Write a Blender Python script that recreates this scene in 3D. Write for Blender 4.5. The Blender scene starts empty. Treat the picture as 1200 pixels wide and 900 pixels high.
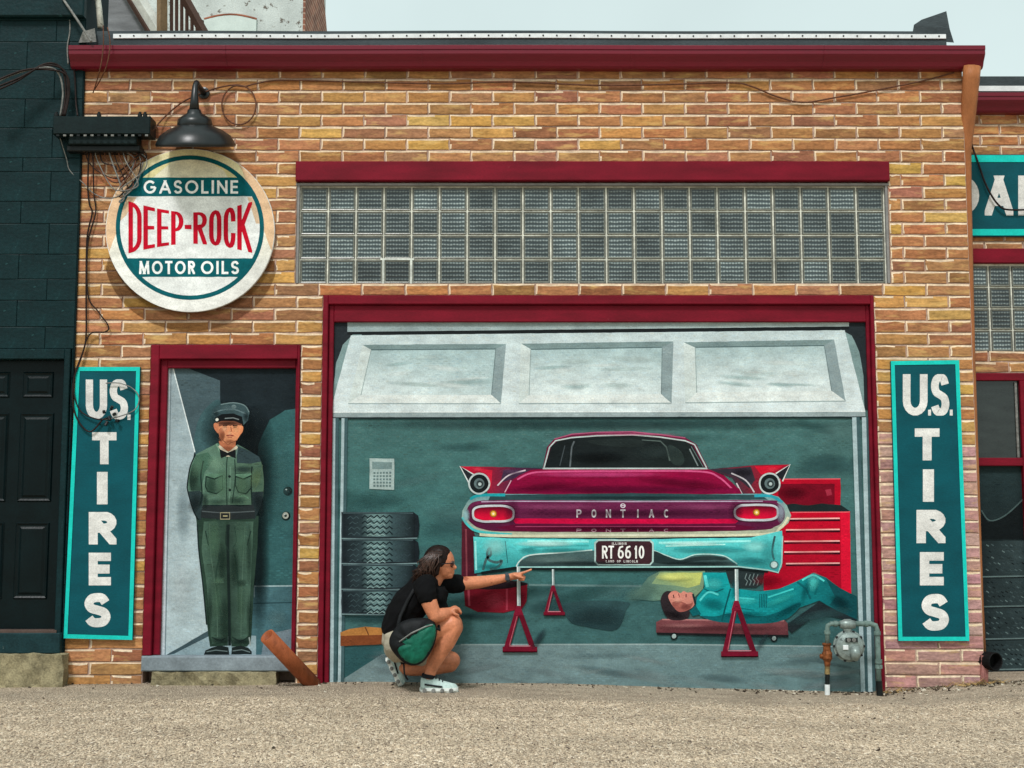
import bpy, bmesh, math, random
from mathutils import Vector, Matrix, noise as mnoise
random.seed(7)
R = random.Random(11)

# ------------------------------------------------------------------ camera, world, sun, exposure
F = 1500.0; PITCH = math.radians(5.93); DIST = 8.73; CAMZ = 1.12
SC = bpy.context.scene
cam_d = bpy.data.cameras.new('camera'); cam = bpy.data.objects.new('camera', cam_d)
SC.collection.objects.link(cam); SC.camera = cam
cam_d.sensor_width = 36.0; cam_d.lens = 36.0 * F / 1200.0
cam_d.clip_start = 0.05; cam_d.clip_end = 2000.0
cam.location = (0, -DIST, CAMZ); cam.rotation_euler = (math.pi / 2 + PITCH, 0, 0)

SUN_EL, SUN_AZ = math.radians(52), math.radians(-18)      # azimuth measured from straight behind the camera
w = bpy.data.worlds.new('World'); SC.world = w; w.use_nodes = True
nt = w.node_tree; nt.nodes.clear()
sky = nt.nodes.new('ShaderNodeTexSky'); sky.sky_type = 'NISHITA'; sky.sun_disc = False
sky.sun_elevation = SUN_EL; sky.sun_rotation = math.pi + SUN_AZ
sky.air_density = 1.0; sky.dust_density = 4.0; sky.ozone_density = 1.0
tc = nt.nodes.new('ShaderNodeTexCoord')
cl = nt.nodes.new('ShaderNodeTexNoise'); cl.inputs['Scale'].default_value = 2.2; cl.inputs['Detail'].default_value = 5.0
ramp = nt.nodes.new('ShaderNodeMapRange'); ramp.inputs['From Min'].default_value = 0.3; ramp.inputs['From Max'].default_value = 0.7
ramp.inputs['To Min'].default_value = 0.86; ramp.inputs['To Max'].default_value = 1.06
cloud = nt.nodes.new('ShaderNodeMix'); cloud.data_type = 'RGBA'; cloud.blend_type = 'MULTIPLY'; cloud.inputs['Factor'].default_value = 1.0
cloud.inputs[6].default_value = (4.6, 5.5, 5.4, 1)        # flat overcast deck, in the sky texture's units
mixs = nt.nodes.new('ShaderNodeMix'); mixs.data_type = 'RGBA'; mixs.inputs['Factor'].default_value = 0.93
bg = nt.nodes.new('ShaderNodeBackground'); bg.inputs['Strength'].default_value = 0.10
wo = nt.nodes.new('ShaderNodeOutputWorld')
nt.links.new(tc.outputs['Generated'], cl.inputs['Vector']); nt.links.new(cl.outputs['Fac'], ramp.inputs['Value'])
nt.links.new(ramp.outputs['Result'], cloud.inputs[7])
nt.links.new(sky.outputs['Color'], mixs.inputs[6]); nt.links.new(cloud.outputs[2], mixs.inputs[7])
nt.links.new(mixs.outputs[2], bg.inputs['Color']); nt.links.new(bg.outputs['Background'], wo.inputs['Surface'])

sun_d = bpy.data.lights.new('sun', 'SUN'); sun = bpy.data.objects.new('sun', sun_d); SC.collection.objects.link(sun)
sun_d.energy = 1.5; sun_d.angle = math.radians(10); sun_d.color = (1.0, 0.985, 0.975)
sd = Vector((math.sin(SUN_AZ) * math.cos(SUN_EL), -math.cos(SUN_AZ) * math.cos(SUN_EL), math.sin(SUN_EL)))
sun.rotation_euler = sd.to_track_quat('Z', 'Y').to_euler(); sun.location = (0, -5, 12)
SC.view_settings.view_transform = 'Standard'; SC.view_settings.look = 'None'
SC.view_settings.gamma = 1.0; SC.view_settings.exposure = 0.70; SC.view_settings.use_curve_mapping = False
SC.render.engine = 'CYCLES'
SC.cycles.transparent_max_bounces = 24; SC.cycles.max_bounces = 6; SC.cycles.diffuse_bounces = 3

# ------------------------------------------------------------------ helpers
sp, cp = math.sin(PITCH), math.cos(PITCH)
def P(px, py, Y=0.0):
    """photo pixel -> point on the vertical plane at depth Y"""
    u = (px - 600.0) / F; v = (450.0 - py) / F
    dy = cp - sp * v; dz = sp + cp * v
    t = (Y + DIST) / dy
    return Vector((u * t, Y, CAMZ + dz * t))
def s2l(c):
    out = []
    for v in c[:3]:
        v = v / 255.0
        out.append(v / 12.92 if v <= 0.04045 else ((v + 0.055) / 1.055) ** 2.4)
    return tuple(out)
def L4(c, a=1.0):
    return s2l(c) + (a,)
COL = SC.collection
def link(o, parent=None):
    COL.objects.link(o)
    if parent is not None: o.parent = parent
    return o
def wloc(o):
    v = Vector((0, 0, 0))
    while o is not None:
        v = v + o.location; o = o.parent
    return v
def tag(o, label=None, cat=None, group=None, kind=None):
    if label: o['label'] = label
    if cat: o['category'] = cat
    if group: o['group'] = group
    if kind: o['kind'] = kind
    return o
def empty(name, loc, label=None, cat=None, group=None):
    o = bpy.data.objects.new(name, None); o.empty_display_size = 0.1; o.location = loc
    link(o); return tag(o, label, cat, group)
class MB:
    """collects faces in world space; build() links them as one mesh object"""
    def __init__(s): s.v = []; s.f = []; s.c = []
    def add(s, vs, fs, col=None):
        n = len(s.v); s.v += [Vector(a) for a in vs]; s.f += [[i + n for i in f] for f in fs]
        if col is not None:
            s.c += (col if isinstance(col, list) else [col] * len(vs))
        return s
    def box(s, x0, x1, y0, y1, z0, z1, col=None):
        vs = [(x, y, z) for x in (x0, x1) for y in (y0, y1) for z in (z0, z1)]
        fs = [(0, 1, 3, 2), (4, 6, 7, 5), (0, 4, 5, 1), (2, 3, 7, 6), (0, 2, 6, 4), (1, 5, 7, 3)]
        return s.add(vs, fs, col)
    def bbox(s, x0, x1, y0, y1, z0, z1, b=0.004, col=None):
        """box with its front (-Y) edges chamfered"""
        vs = [(x0, y1, z0), (x1, y1, z0), (x1, y1, z1), (x0, y1, z1),
              (x0, y0 + b, z0), (x1, y0 + b, z0), (x1, y0 + b, z1), (x0, y0 + b, z1),
              (x0 + b, y0, z0 + b), (x1 - b, y0, z0 + b), (x1 - b, y0, z1 - b), (x0 + b, y0, z1 - b)]
        fs = [(3, 2, 1, 0), (8, 9, 10, 11)]
        for i in range(4):
            j = (i + 1) % 4
            fs += [(i, j, 4 + j, 4 + i), (4 + i, 4 + j, 8 + j, 8 + i)]
        return s.add(vs, fs, col)
    def tube(s, pts, rad, n=8, caps=True, col=None, flat=1.0):
        pts = [Vector(p) for p in pts]
        if not isinstance(rad, (list, tuple)): rad = [rad] * len(pts)
        rings = []; up = None
        for i, p in enumerate(pts):
            d = (pts[min(i + 1, len(pts) - 1)] - pts[max(i - 1, 0)])
            if d.length < 1e-9: d = Vector((0, 0, 1))
            d.normalize()
            if up is None:
                a = Vector((0, 1, 0)) if abs(d.y) < 0.9 else Vector((1, 0, 0))
                n1 = (a - d * a.dot(d)).normalized()
            else:
                n1 = (up - d * up.dot(d)).normalized()
            up = n1; n2 = d.cross(n1)
            rings.append([p + (n1 * math.cos(2 * math.pi * k / n) * flat + n2 * math.sin(2 * math.pi * k / n)) * rad[i] for k in range(n)])
        vs = [v for r in rings for v in r]; fs = []
        for i in range(len(pts) - 1):
            for k in range(n):
                fs.append((i * n + k, i * n + (k + 1) % n, (i + 1) * n + (k + 1) % n, (i + 1) * n + k))
        if caps:
            fs.append(tuple(range(n - 1, -1, -1))); b = (len(pts) - 1) * n; fs.append(tuple(range(b, b + n)))
        return s.add(vs, fs, col)
    def lathe(s, c, axis, prof, n=20, col=None):
        """prof: (distance along axis, radius)"""
        a = Vector(axis).normalized(); h = Vector((1, 0, 0)) if abs(a.x) < 0.9 else Vector((0, 0, 1))
        n1 = (h - a * h.dot(a)).normalized(); n2 = a.cross(n1); c = Vector(c)
        vs = []; fs = []
        for t, r in prof:
            vs += [c + a * t + (n1 * math.cos(2 * math.pi * k / n) + n2 * math.sin(2 * math.pi * k / n)) * max(r, 1e-4) for k in range(n)]
        for i in range(len(prof) - 1):
            for k in range(n):
                fs.append((i * n + k, i * n + (k + 1) % n, (i + 1) * n + (k + 1) % n, (i + 1) * n + k))
        fs.append(tuple(range(n - 1, -1, -1))); b = (len(prof) - 1) * n; fs.append(tuple(range(b, b + n)))
        return s.add(vs, fs, col)
    def ell(s, c, rx, ry, rz, n=14, m=9, rot=0.0, col=None):
        c = Vector(c); M = Matrix.Rotation(rot, 3, 'Y'); vs = []; fs = []
        for i in range(m + 1):
            th = math.pi * i / m
            rr = max(math.sin(th), 0.002)
            for k in range(n):
                ph = 2 * math.pi * k / n
                vs.append(c + M @ Vector((rx * rr * math.cos(ph), ry * rr * math.sin(ph), rz * math.cos(th))))
        for i in range(m):
            for k in range(n):
                fs.append((i * n + k, (i + 1) * n + k, (i + 1) * n + (k + 1) % n, i * n + (k + 1) % n))
        fs.append(tuple(range(n))); fs.append(tuple(range(m * n + n - 1, m * n - 1, -1)))
        return s.add(vs, fs, col)
    def build(s, name, mat, parent=None, smooth=False, recalc=True):
        me = bpy.data.meshes.new(name); off = wloc(parent) if parent is not None else Vector((0, 0, 0))
        me.from_pydata([tuple(v - off) for v in s.v], [], s.f)
        if s.c:
            at = me.color_attributes.new('Col', 'FLOAT_COLOR', 'POINT')
            at.data.foreach_set('color', [x for c in s.c for x in c])
        if recalc:
            bm = bmesh.new(); bm.from_mesh(me); bmesh.ops.recalc_face_normals(bm, faces=bm.faces); bm.to_mesh(me); bm.free()
        if smooth:
            for p in me.polygons: p.use_smooth = True
        if mat is not None: me.materials.append(mat)
        return link(bpy.data.objects.new(name, me), parent)
def top(name, mb, mat, label, cat, group=None, smooth=False, kind=None):
    """a one-mesh thing with its origin at its base"""
    zs = min(v.z for v in mb.v); xs = sum(v.x for v in mb.v) / len(mb.v); ys = sum(v.y for v in mb.v) / len(mb.v)
    o = mb.build(name, mat, None, smooth)
    off = Vector((xs, ys, zs)); o.data.transform(Matrix.Translation(-off)); o.location = off
    return tag(o, label, cat, group, kind)

# ------------------------------------------------------------------ materials
def new_mat(name):
    m = bpy.data.materials.new(name); m.use_nodes = True
    t = m.node_tree; b = t.nodes['Principled BSDF']; return m, t, b
def N(t, kind, **kw):
    n = t.nodes.new(kind)
    for k, v in kw.items():
        if hasattr(n, k) and not k[0].isupper(): setattr(n, k, v)
        else: n.inputs[k.replace('_', ' ')].default_value = v
    return n
def mulnoise(t, src, scale, amount, vec=None, detail=4.0, stretch=None, lo=0.3, hi=0.7):
    """src colour * (1 +- amount) by noise"""
    nz = N(t, 'ShaderNodeTexNoise', Scale=scale, Detail=detail)
    if vec is not None:
        if stretch:
            mp = N(t, 'ShaderNodeMapping'); mp.inputs['Scale'].default_value = stretch
            t.links.new(vec, mp.inputs['Vector']); vec = mp.outputs['Vector']
        t.links.new(vec, nz.inputs['Vector'])
    mr = N(t, 'ShaderNodeMapRange'); mr.inputs['From Min'].default_value = lo; mr.inputs['From Max'].default_value = hi
    mr.inputs['To Min'].default_value = 1 - amount; mr.inputs['To Max'].default_value = 1 + amount
    t.links.new(nz.outputs['Fac'], mr.inputs['Value'])
    mx = N(t, 'ShaderNodeMix', data_type='RGBA', blend_type='MULTIPLY'); mx.inputs['Factor'].default_value = 1.0
    t.links.new(src, mx.inputs[6]); t.links.new(mr.outputs['Result'], mx.inputs[7])
    return mx.outputs[2], nz.outputs['Fac']
def bump(t, b, h, strength=0.3, dist=0.01):
    bp = N(t, 'ShaderNodeBump'); bp.inputs['Strength'].default_value = strength; bp.inputs['Distance'].default_value = dist
    t.links.new(h, bp.inputs['Height']); t.links.new(bp.outputs['Normal'], b.inputs['Normal'])
def mat(name, col, rough=0.6, var=0.18, scale=8.0, stretch=None, metal=0.0, bmp=0.25, fine=60.0, wear=None, spec=0.15):
    m, t, b = new_mat(name)
    tcn = N(t, 'ShaderNodeTexCoord'); rgb = N(t, 'ShaderNodeRGB'); rgb.outputs[0].default_value = L4(col)
    c, _ = mulnoise(t, rgb.outputs[0], scale, var, tcn.outputs['Object'], 5.0, stretch)
    c, fn = mulnoise(t, c, fine, var * 0.6, tcn.outputs['Object'], 3.0, stretch)
    if wear:
        nz = N(t, 'ShaderNodeTexNoise', Scale=wear[1], Detail=8.0, Roughness=0.65); t.links.new(tcn.outputs['Object'], nz.inputs['Vector'])
        cr = N(t, 'ShaderNodeMapRange'); cr.inputs['From Min'].default_value = wear[2]; cr.inputs['From Max'].default_value = wear[2] + 0.05
        t.links.new(nz.outputs['Fac'], cr.inputs['Value'])
        mx = N(t, 'ShaderNodeMix', data_type='RGBA'); mx.inputs[7].default_value = L4(wear[0])
        t.links.new(cr.outputs['Result'], mx.inputs['Factor']); t.links.new(c, mx.inputs[6]); c = mx.outputs[2]
    t.links.new(c, b.inputs['Base Color']); b.inputs['Roughness'].default_value = rough; b.inputs['Metallic'].default_value = metal
    b.inputs['Specular IOR Level'].default_value = spec
    if bmp: bump(t, b, fn, bmp, 0.004)
    return m
def paint_mat(name, rough=0.55, alpha=False):
    """mural paint: colour from the painted shape, brushed unevenly over a rough wall"""
    m, t, b = new_mat(name)
    at = N(t, 'ShaderNodeAttribute', attribute_name='Col'); geo = N(t, 'ShaderNodeNewGeometry')
    c, _ = mulnoise(t, at.outputs['Color'], 3.0, 0.10, geo.outputs['Position'], 5.0)
    c, _ = mulnoise(t, c, 11.0, 0.17, geo.outputs['Position'], 7.0, (1.0, 1.0, 2.0), 0.25, 0.75)
    c, fn = mulnoise(t, c, 110.0, 0.13, geo.outputs['Position'], 4.0)
    t.links.new(c, b.inputs['Base Color']); b.inputs['Roughness'].default_value = rough; b.inputs['Specular IOR Level'].default_value = 0.06
    bump(t, b, fn, 0.35, 0.004)
    if alpha: t.links.new(at.outputs['Alpha'], b.inputs['Alpha'])
    return m
PAINT = paint_mat('mural_paint'); GLAZE = paint_mat('mural_glaze', alpha=True)
def brick_mat(name, objcol=True):
    m, t, b = new_mat(name)
    geo = N(t, 'ShaderNodeNewGeometry'); oi = N(t, 'ShaderNodeObjectInfo')
    if objcol: src = oi.outputs['Color']
    else: src = N(t, 'ShaderNodeAttribute', attribute_name='Col').outputs['Color']
    add = N(t, 'ShaderNodeVectorMath', operation='ADD'); t.links.new(geo.outputs['Position'], add.inputs[0])
    c, f1 = mulnoise(t, src, 7.0, 0.34, add.outputs[0], 6.0, (1.0, 1.0, 5.0), 0.28, 0.72)
    c, f2 = mulnoise(t, c, 38.0, 0.22, add.outputs[0], 4.0, (1.0, 1.0, 1.8))
    # dry-brushed yellow strokes
    nz = N(t, 'ShaderNodeTexNoise', Scale=5.0, Detail=7.0, Roughness=0.6); mp = N(t, 'ShaderNodeMapping'); mp.inputs['Scale'].default_value = (1, 1, 4.5)
    mp.inputs['Location'].default_value = (3.1, 0, 7.7)
    t.links.new(geo.outputs['Position'], mp.inputs['Vector']); t.links.new(mp.outputs['Vector'], nz.inputs['Vector'])
    mr = N(t, 'ShaderNodeMapRange'); mr.inputs['From Min'].default_value = 0.53; mr.inputs['From Max'].default_value = 0.70; mr.inputs['To Max'].default_value = 0.68
    t.links.new(nz.outputs['Fac'], mr.inputs['Value'])
    mx = N(t, 'ShaderNodeMix', data_type='RGBA', blend_type='MIX'); mx.inputs[7].default_value = L4((216, 178, 112))
    t.links.new(mr.outputs['Result'], mx.inputs['Factor']); t.links.new(c, mx.inputs[6])
    t.links.new(mx.outputs[2], b.inputs['Base Color']); b.inputs['Roughness'].default_value = 0.7; b.inputs['Specular IOR Level'].default_value = 0.12
    bump(t, b, f2, 0.5, 0.006); return m
BRICK = brick_mat('painted_brick'); BRICK_S = brick_mat('painted_brick_joined', False)
EDGE = mat('cream_brick_edge', (216, 192, 164), 0.75, 0.22, 18.0, bmp=.3)
MORTAR = mat('painted_joint', (180, 152, 136), 0.85, 0.30, 6.0, bmp=0.5)
RED = mat('dark_red_paint', (112, 12, 32), 0.55, 0.24, 3.0, (1, 1, 4), wear=((150, 74, 78), 22.0, 0.70))
GUTTER = mat('red_gutter_metal', (106, 12, 34), 0.35, 0.10, 2.0, (0.3, 1, 1), bmp=0.08, spec=0.35, wear=((150, 60, 70), 30.0, 0.72))
MEMBRANE = mat('roof_membrane', (62, 70, 73), 0.75, 0.30, 3.0, (0.6, 1, 2.5), bmp=0.5)
BAR = mat('white_metal_bar', (224, 228, 228), 0.4, 0.10, 10.0, bmp=0.1)
SCREW = mat('dark_screw', (40, 40, 42), 0.4, 0.1)
BLACK = mat('black_metal', (18, 23, 24), 0.4, 0.35, 14.0, spec=0.25, wear=((70, 80, 80), 26.0, 0.71))
ENAMEL = mat('black_enamel', (20, 25, 26), 0.34, 0.3, 9.0, bmp=0.06, spec=0.4)
CABLE = mat('black_cable', (38, 28, 26), 0.5, 0.3, 40.0)
CABLE_B = mat('brown_cable', (96, 62, 46), 0.55, 0.3, 30.0)
CABLE_G = mat('grey_cable', (120, 120, 116), 0.5, 0.3, 30.0)
GREEN = mat('dark_green_wall_paint', (10, 38, 41), 0.5, 0.30, 5.0, bmp=0.6, fine=45.0, spec=.15, wear=((30, 64, 66), 14.0, 0.64))
GREEN_J = mat('dark_green_joint', (9, 32, 35), 0.7, 0.25, 9.0)
GDOOR = mat('black_green_door_paint', (6, 20, 22), 0.3, 0.25, 6.0, bmp=0.15, wear=((120, 140, 135), 34.0, 0.765))
CONC = mat('rough_concrete', (142, 132, 104), 0.95, 0.42, 14.0, bmp=1.0, fine=90.0, wear=((70, 66, 50), 30.0, 0.62))
CONC_P = mat('painted_concrete', (128, 138, 144), 0.8, 0.22, 9.0, bmp=0.6, wear=((178, 180, 178), 14.0, 0.66))
PIPE_M = mat('brown_pipe_paint', (150, 82, 50), 0.5, 0.25, 9.0, (3, 3, 1), wear=((104, 52, 34), 16.0, 0.62))
DOWNSP = mat('brown_downspout_paint', (158, 100, 62), 0.5, 0.22, 5.0, (4, 4, 0.6), bmp=0.2)
STEEL = mat('grey_meter_paint', (134, 146, 142), 0.38, 0.25, 20.0, metal=0.3, wear=((84, 92, 90), 26.0, 0.63))
STEEL_D = mat('grey_green_pipe_paint', (104, 124, 118), 0.45, 0.25, 20.0, wear=((70, 78, 74), 26.0, 0.63))
RUST = mat('rusty_brass', (122, 72, 42), 0.6, 0.4, 30.0, metal=0.3)
TEAL = mat('teal_sign_paint', (2, 76, 86), 0.5, 0.16, 4.0, (1, 1, 2))
TURQ = mat('turquoise_sign_paint', (22, 196, 184), 0.5, 0.12, 6.0)
LETTER = mat('off_white_letter_paint', (220, 219, 215), 0.6, 0.08, 12.0)
WHITEW = mat('whitewashed_masonry', (196, 203, 199), 0.9, 0.18, 3.0, bmp=0.8, wear=((112, 106, 98), 9.0, 0.575))
BRICKFAR = mat('old_brown_brick', (140, 88, 68), 0.9, 0.4, 6.0, (1, 1, 4), bmp=0.6)

# ------------------------------------------------------------------ ground
GB = [(-2000, 803), (0, 803), (200, 801), (480, 800), (640, 802), (760, 805), (930, 810), (1030, 812), (1090, 806), (1160, 800), (1200, 798), (3000, 798)]
GX = [(P(px, py).x, P(px, py).z) for px, py in GB]
def gz(x, y=0.0):
    z = GX[-1][1]
    for (x0, z0), (x1, z1) in zip(GX, GX[1:]):
        if x0 <= x <= x1: z = z0 + (z1 - z0) * (x - x0) / (x1 - x0); break
    k = max(0.0, min(1.0, (y + 2.6) / 2.6)); k = k * k * (3 - 2 * k)
    z = z * k if y < 0 else z
    return z + 0.006 * mnoise.noise(Vector((x * 1.3, y * 1.3, 0))) + 0.0025 * mnoise.noise(Vector((x * 6, y * 6, 3)))
def axis(lo, hi, a, b, step):
    out = [lo, lo * 0.5, lo * 0.25]; n = int((b - a) / step)
    out += [a + (b - a) * i / n for i in range(n + 1)]
    return out + [hi * 0.25, hi * 0.5, hi]
xs = axis(-400, 400, -6.5, 6.5, 0.09); ys = axis(-400, 400, -7.0, 1.2, 0.09)
g = MB(); g.v = [Vector((x, y, gz(x, y) if abs(x) < 50 and abs(y) < 50 else -0.02)) for y in ys for x in xs]
nx = len(xs); g.f = [(j * nx + i, j * nx + i + 1, (j + 1) * nx + i + 1, (j + 1) * nx + i) for j in range(len(ys) - 1) for i in range(nx - 1)]
def ground_mat():
    m, t, b = new_mat('worn_asphalt')
    geo = N(t, 'ShaderNodeNewGeometry'); pos = geo.outputs['Position']
    gmp = N(t, 'ShaderNodeMapping'); gmp.inputs['Scale'].default_value = (1.5, 0.6, 1); t.links.new(pos, gmp.inputs['Vector']); gpos = gmp.outputs['Vector']
    vor = N(t, 'ShaderNodeTexVoronoi', Scale=62.0, Randomness=1.0); t.links.new(gpos, vor.inputs['Vector'])
    vor2 = N(t, 'ShaderNodeTexVoronoi', Scale=130.0, Randomness=1.0); t.links.new(gpos, vor2.inputs['Vector'])
    stone = N(t, 'ShaderNodeValToRGB'); e = stone.color_ramp.elements
    e[0].position = 0.0; e[0].color = L4((100, 88, 78)); e[1].position = 1.0; e[1].color = L4((240, 224, 202))
    for p_, c_ in ((0.2, (160, 140, 119)), (0.5, (200, 177, 150)), (0.78, (219, 198, 170))):
        k = e.new(p_); k.color = L4(c_)
    sx = N(t, 'ShaderNodeSeparateColor'); t.links.new(vor.outputs['Color'], sx.inputs['Color']); t.links.new(sx.outputs[0], stone.inputs['Fac'])
    stone2 = N(t, 'ShaderNodeValToRGB'); e = stone2.color_ramp.elements
    e[0].color = L4((116, 100, 85)); e[1].color = L4((228, 207, 179))
    sx2 = N(t, 'ShaderNodeSeparateColor'); t.links.new(vor2.outputs['Color'], sx2.inputs['Color']); t.links.new(sx2.outputs[1], stone2.inputs['Fac'])
    pick = N(t, 'ShaderNodeTexNoise', Scale=16.0, Detail=4.0); t.links.new(gpos, pick.inputs['Vector'])
    pr = N(t, 'ShaderNodeMapRange'); pr.inputs['From Min'].default_value = 0.42; pr.inputs['From Max'].default_value = 0.58
    t.links.new(pick.outputs['Fac'], pr.inputs['Value'])
    mx = N(t, 'ShaderNodeMix', data_type='RGBA'); t.links.new(pr.outputs['Result'], mx.inputs['Factor'])
    t.links.new(stone2.outputs['Color'], mx.inputs[6]); t.links.new(stone.outputs['Color'], mx.inputs[7])
    c, _ = mulnoise(t, mx.outputs[2], 1.4, 0.16, pos, 5.0, (0.5, 1.6, 1))
    c, _ = mulnoise(t, c, 7.0, 0.13, pos, 6.0, (0.8, 1.0, 1))
    # smoother dusty grey strip of older asphalt along the wall
    sep = N(t, 'ShaderNodeSeparateXYZ'); t.links.new(pos, sep.inputs['Vector'])
    wob = N(t, 'ShaderNodeTexNoise', Scale=1.6, Detail=6.0); t.links.new(pos, wob.inputs['Vector'])
    ad = N(t, 'ShaderNodeMath', operation='MULTIPLY_ADD'); ad.inputs[1].default_value = 0.75; t.links.new(wob.outputs['Fac'], ad.inputs[0]); t.links.new(sep.outputs['Y'], ad.inputs[2])
    st = N(t, 'ShaderNodeMapRange'); st.inputs['From Min'].default_value = -0.42; st.inputs['From Max'].default_value = -0.22; st.inputs['To Max'].default_value = 0.72
    t.links.new(ad.outputs['Value'], st.inputs['Value'])
    gr = N(t, 'ShaderNodeRGB'); gr.outputs[0].default_value = L4((160, 145, 127))
    gc, _ = mulnoise(t, gr.outputs[0], 5.0, 0.26, pos, 7.0, (0.6, 2.0, 1)); gc, _ = mulnoise(t, gc, 150.0, 0.25, pos, 2.0)
    mz = N(t, 'ShaderNodeMix', data_type='RGBA'); t.links.new(st.outputs['Result'], mz.inputs['Factor']); t.links.new(c, mz.inputs[6]); t.links.new(gc, mz.inputs[7])
    sn = N(t, 'ShaderNodeTexNoise', Scale=.9, Detail=7.0, Roughness=.62); t.links.new(pos, sn.inputs['Vector']); sr = N(t, 'ShaderNodeMapRange'); sr.inputs['From Min'].default_value = .56; sr.inputs['From Max'].default_value = .70; sr.inputs['To Max'].default_value = .26; t.links.new(sn.outputs['Fac'], sr.inputs['Value'])
    sm_ = N(t, 'ShaderNodeMix', data_type='RGBA'); sm_.inputs[7].default_value = L4((110, 98, 84)); t.links.new(sr.outputs['Result'], sm_.inputs['Factor']); t.links.new(mz.outputs[2], sm_.inputs[6])
    dn = N(t, 'ShaderNodeTexNoise', Scale=2.2, Detail=5.0); t.links.new(pos, dn.inputs['Vector']); dm_ = N(t, 'ShaderNodeMix', data_type='VECTOR'); dm_.inputs['Factor'].default_value = .22; t.links.new(pos, dm_.inputs[4]); t.links.new(dn.outputs['Color'], dm_.inputs[5])
    cr_ = N(t, 'ShaderNodeTexVoronoi', feature='DISTANCE_TO_EDGE', Scale=.85); t.links.new(dm_.outputs[1], cr_.inputs['Vector']); cm_ = N(t, 'ShaderNodeMapRange'); cm_.inputs['From Min'].default_value = .0; cm_.inputs['From Max'].default_value = .007; cm_.inputs['To Min'].default_value = .16; cm_.inputs['To Max'].default_value = 0; t.links.new(cr_.outputs['Distance'], cm_.inputs['Value'])
    ck = N(t, 'ShaderNodeMix', data_type='RGBA'); ck.inputs[7].default_value = L4((70, 62, 54)); t.links.new(cm_.outputs['Result'], ck.inputs['Factor']); t.links.new(sm_.outputs[2], ck.inputs[6])
    t.links.new(ck.outputs[2], b.inputs['Base Color']); b.inputs['Roughness'].default_value = 0.95; b.inputs['Specular IOR Level'].default_value = 0.15
    inv = N(t, 'ShaderNodeMath', operation='MULTIPLY_ADD'); inv.inputs[1].default_value = -1.0; inv.inputs[2].default_value = 1.0
    t.links.new(vor.outputs['Distance'], inv.inputs[0])
    inv2 = N(t, 'ShaderNodeMath', operation='ADD'); t.links.new(inv.outputs[0], inv2.inputs[0]); t.links.new(pick.outputs['Fac'], inv2.inputs[1])
    bump(t, b, inv2.outputs[0], 1.0, 0.014); return m
gd = g.build('ground', ground_mat(), smooth=True, recalc=False); tag(gd, kind='structure')

# ------------------------------------------------------------------ painting tools (paint lies on a wall plane; shapes traced on that plane)
def smooth_pts(pts, closed=True, n=5):
    out = []; m = len(pts); rng = range(m) if closed else range(m - 1)
    for i in rng:
        p0 = pts[(i - 1) % m] if closed or i > 0 else pts[i]; p1 = pts[i]; p2 = pts[(i + 1) % m]
        p3 = pts[(i + 2) % m] if closed or i + 2 < m else p2
        for k in range(n):
            t = k / n
            out.append(tuple(0.5 * (2 * p1[a] + (p2[a] - p0[a]) * t + (2 * p0[a] - 5 * p1[a] + 4 * p2[a] - p3[a]) * t * t + (3 * p1[a] - p0[a] - 3 * p2[a] + p3[a]) * t ** 3) for a in (0, 1)))
    if not closed: out.append(tuple(pts[-1][:2]))
    return out
def inside(pts, x, y):
    c = False; j = len(pts) - 1
    for i in range(len(pts)):
        xi, yi = pts[i]; xj, yj = pts[j]
        if (yi > y) != (yj > y) and x < (xj - xi) * (y - yi) / (yj - yi) + xi: c = not c
        j = i
    return c
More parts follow.
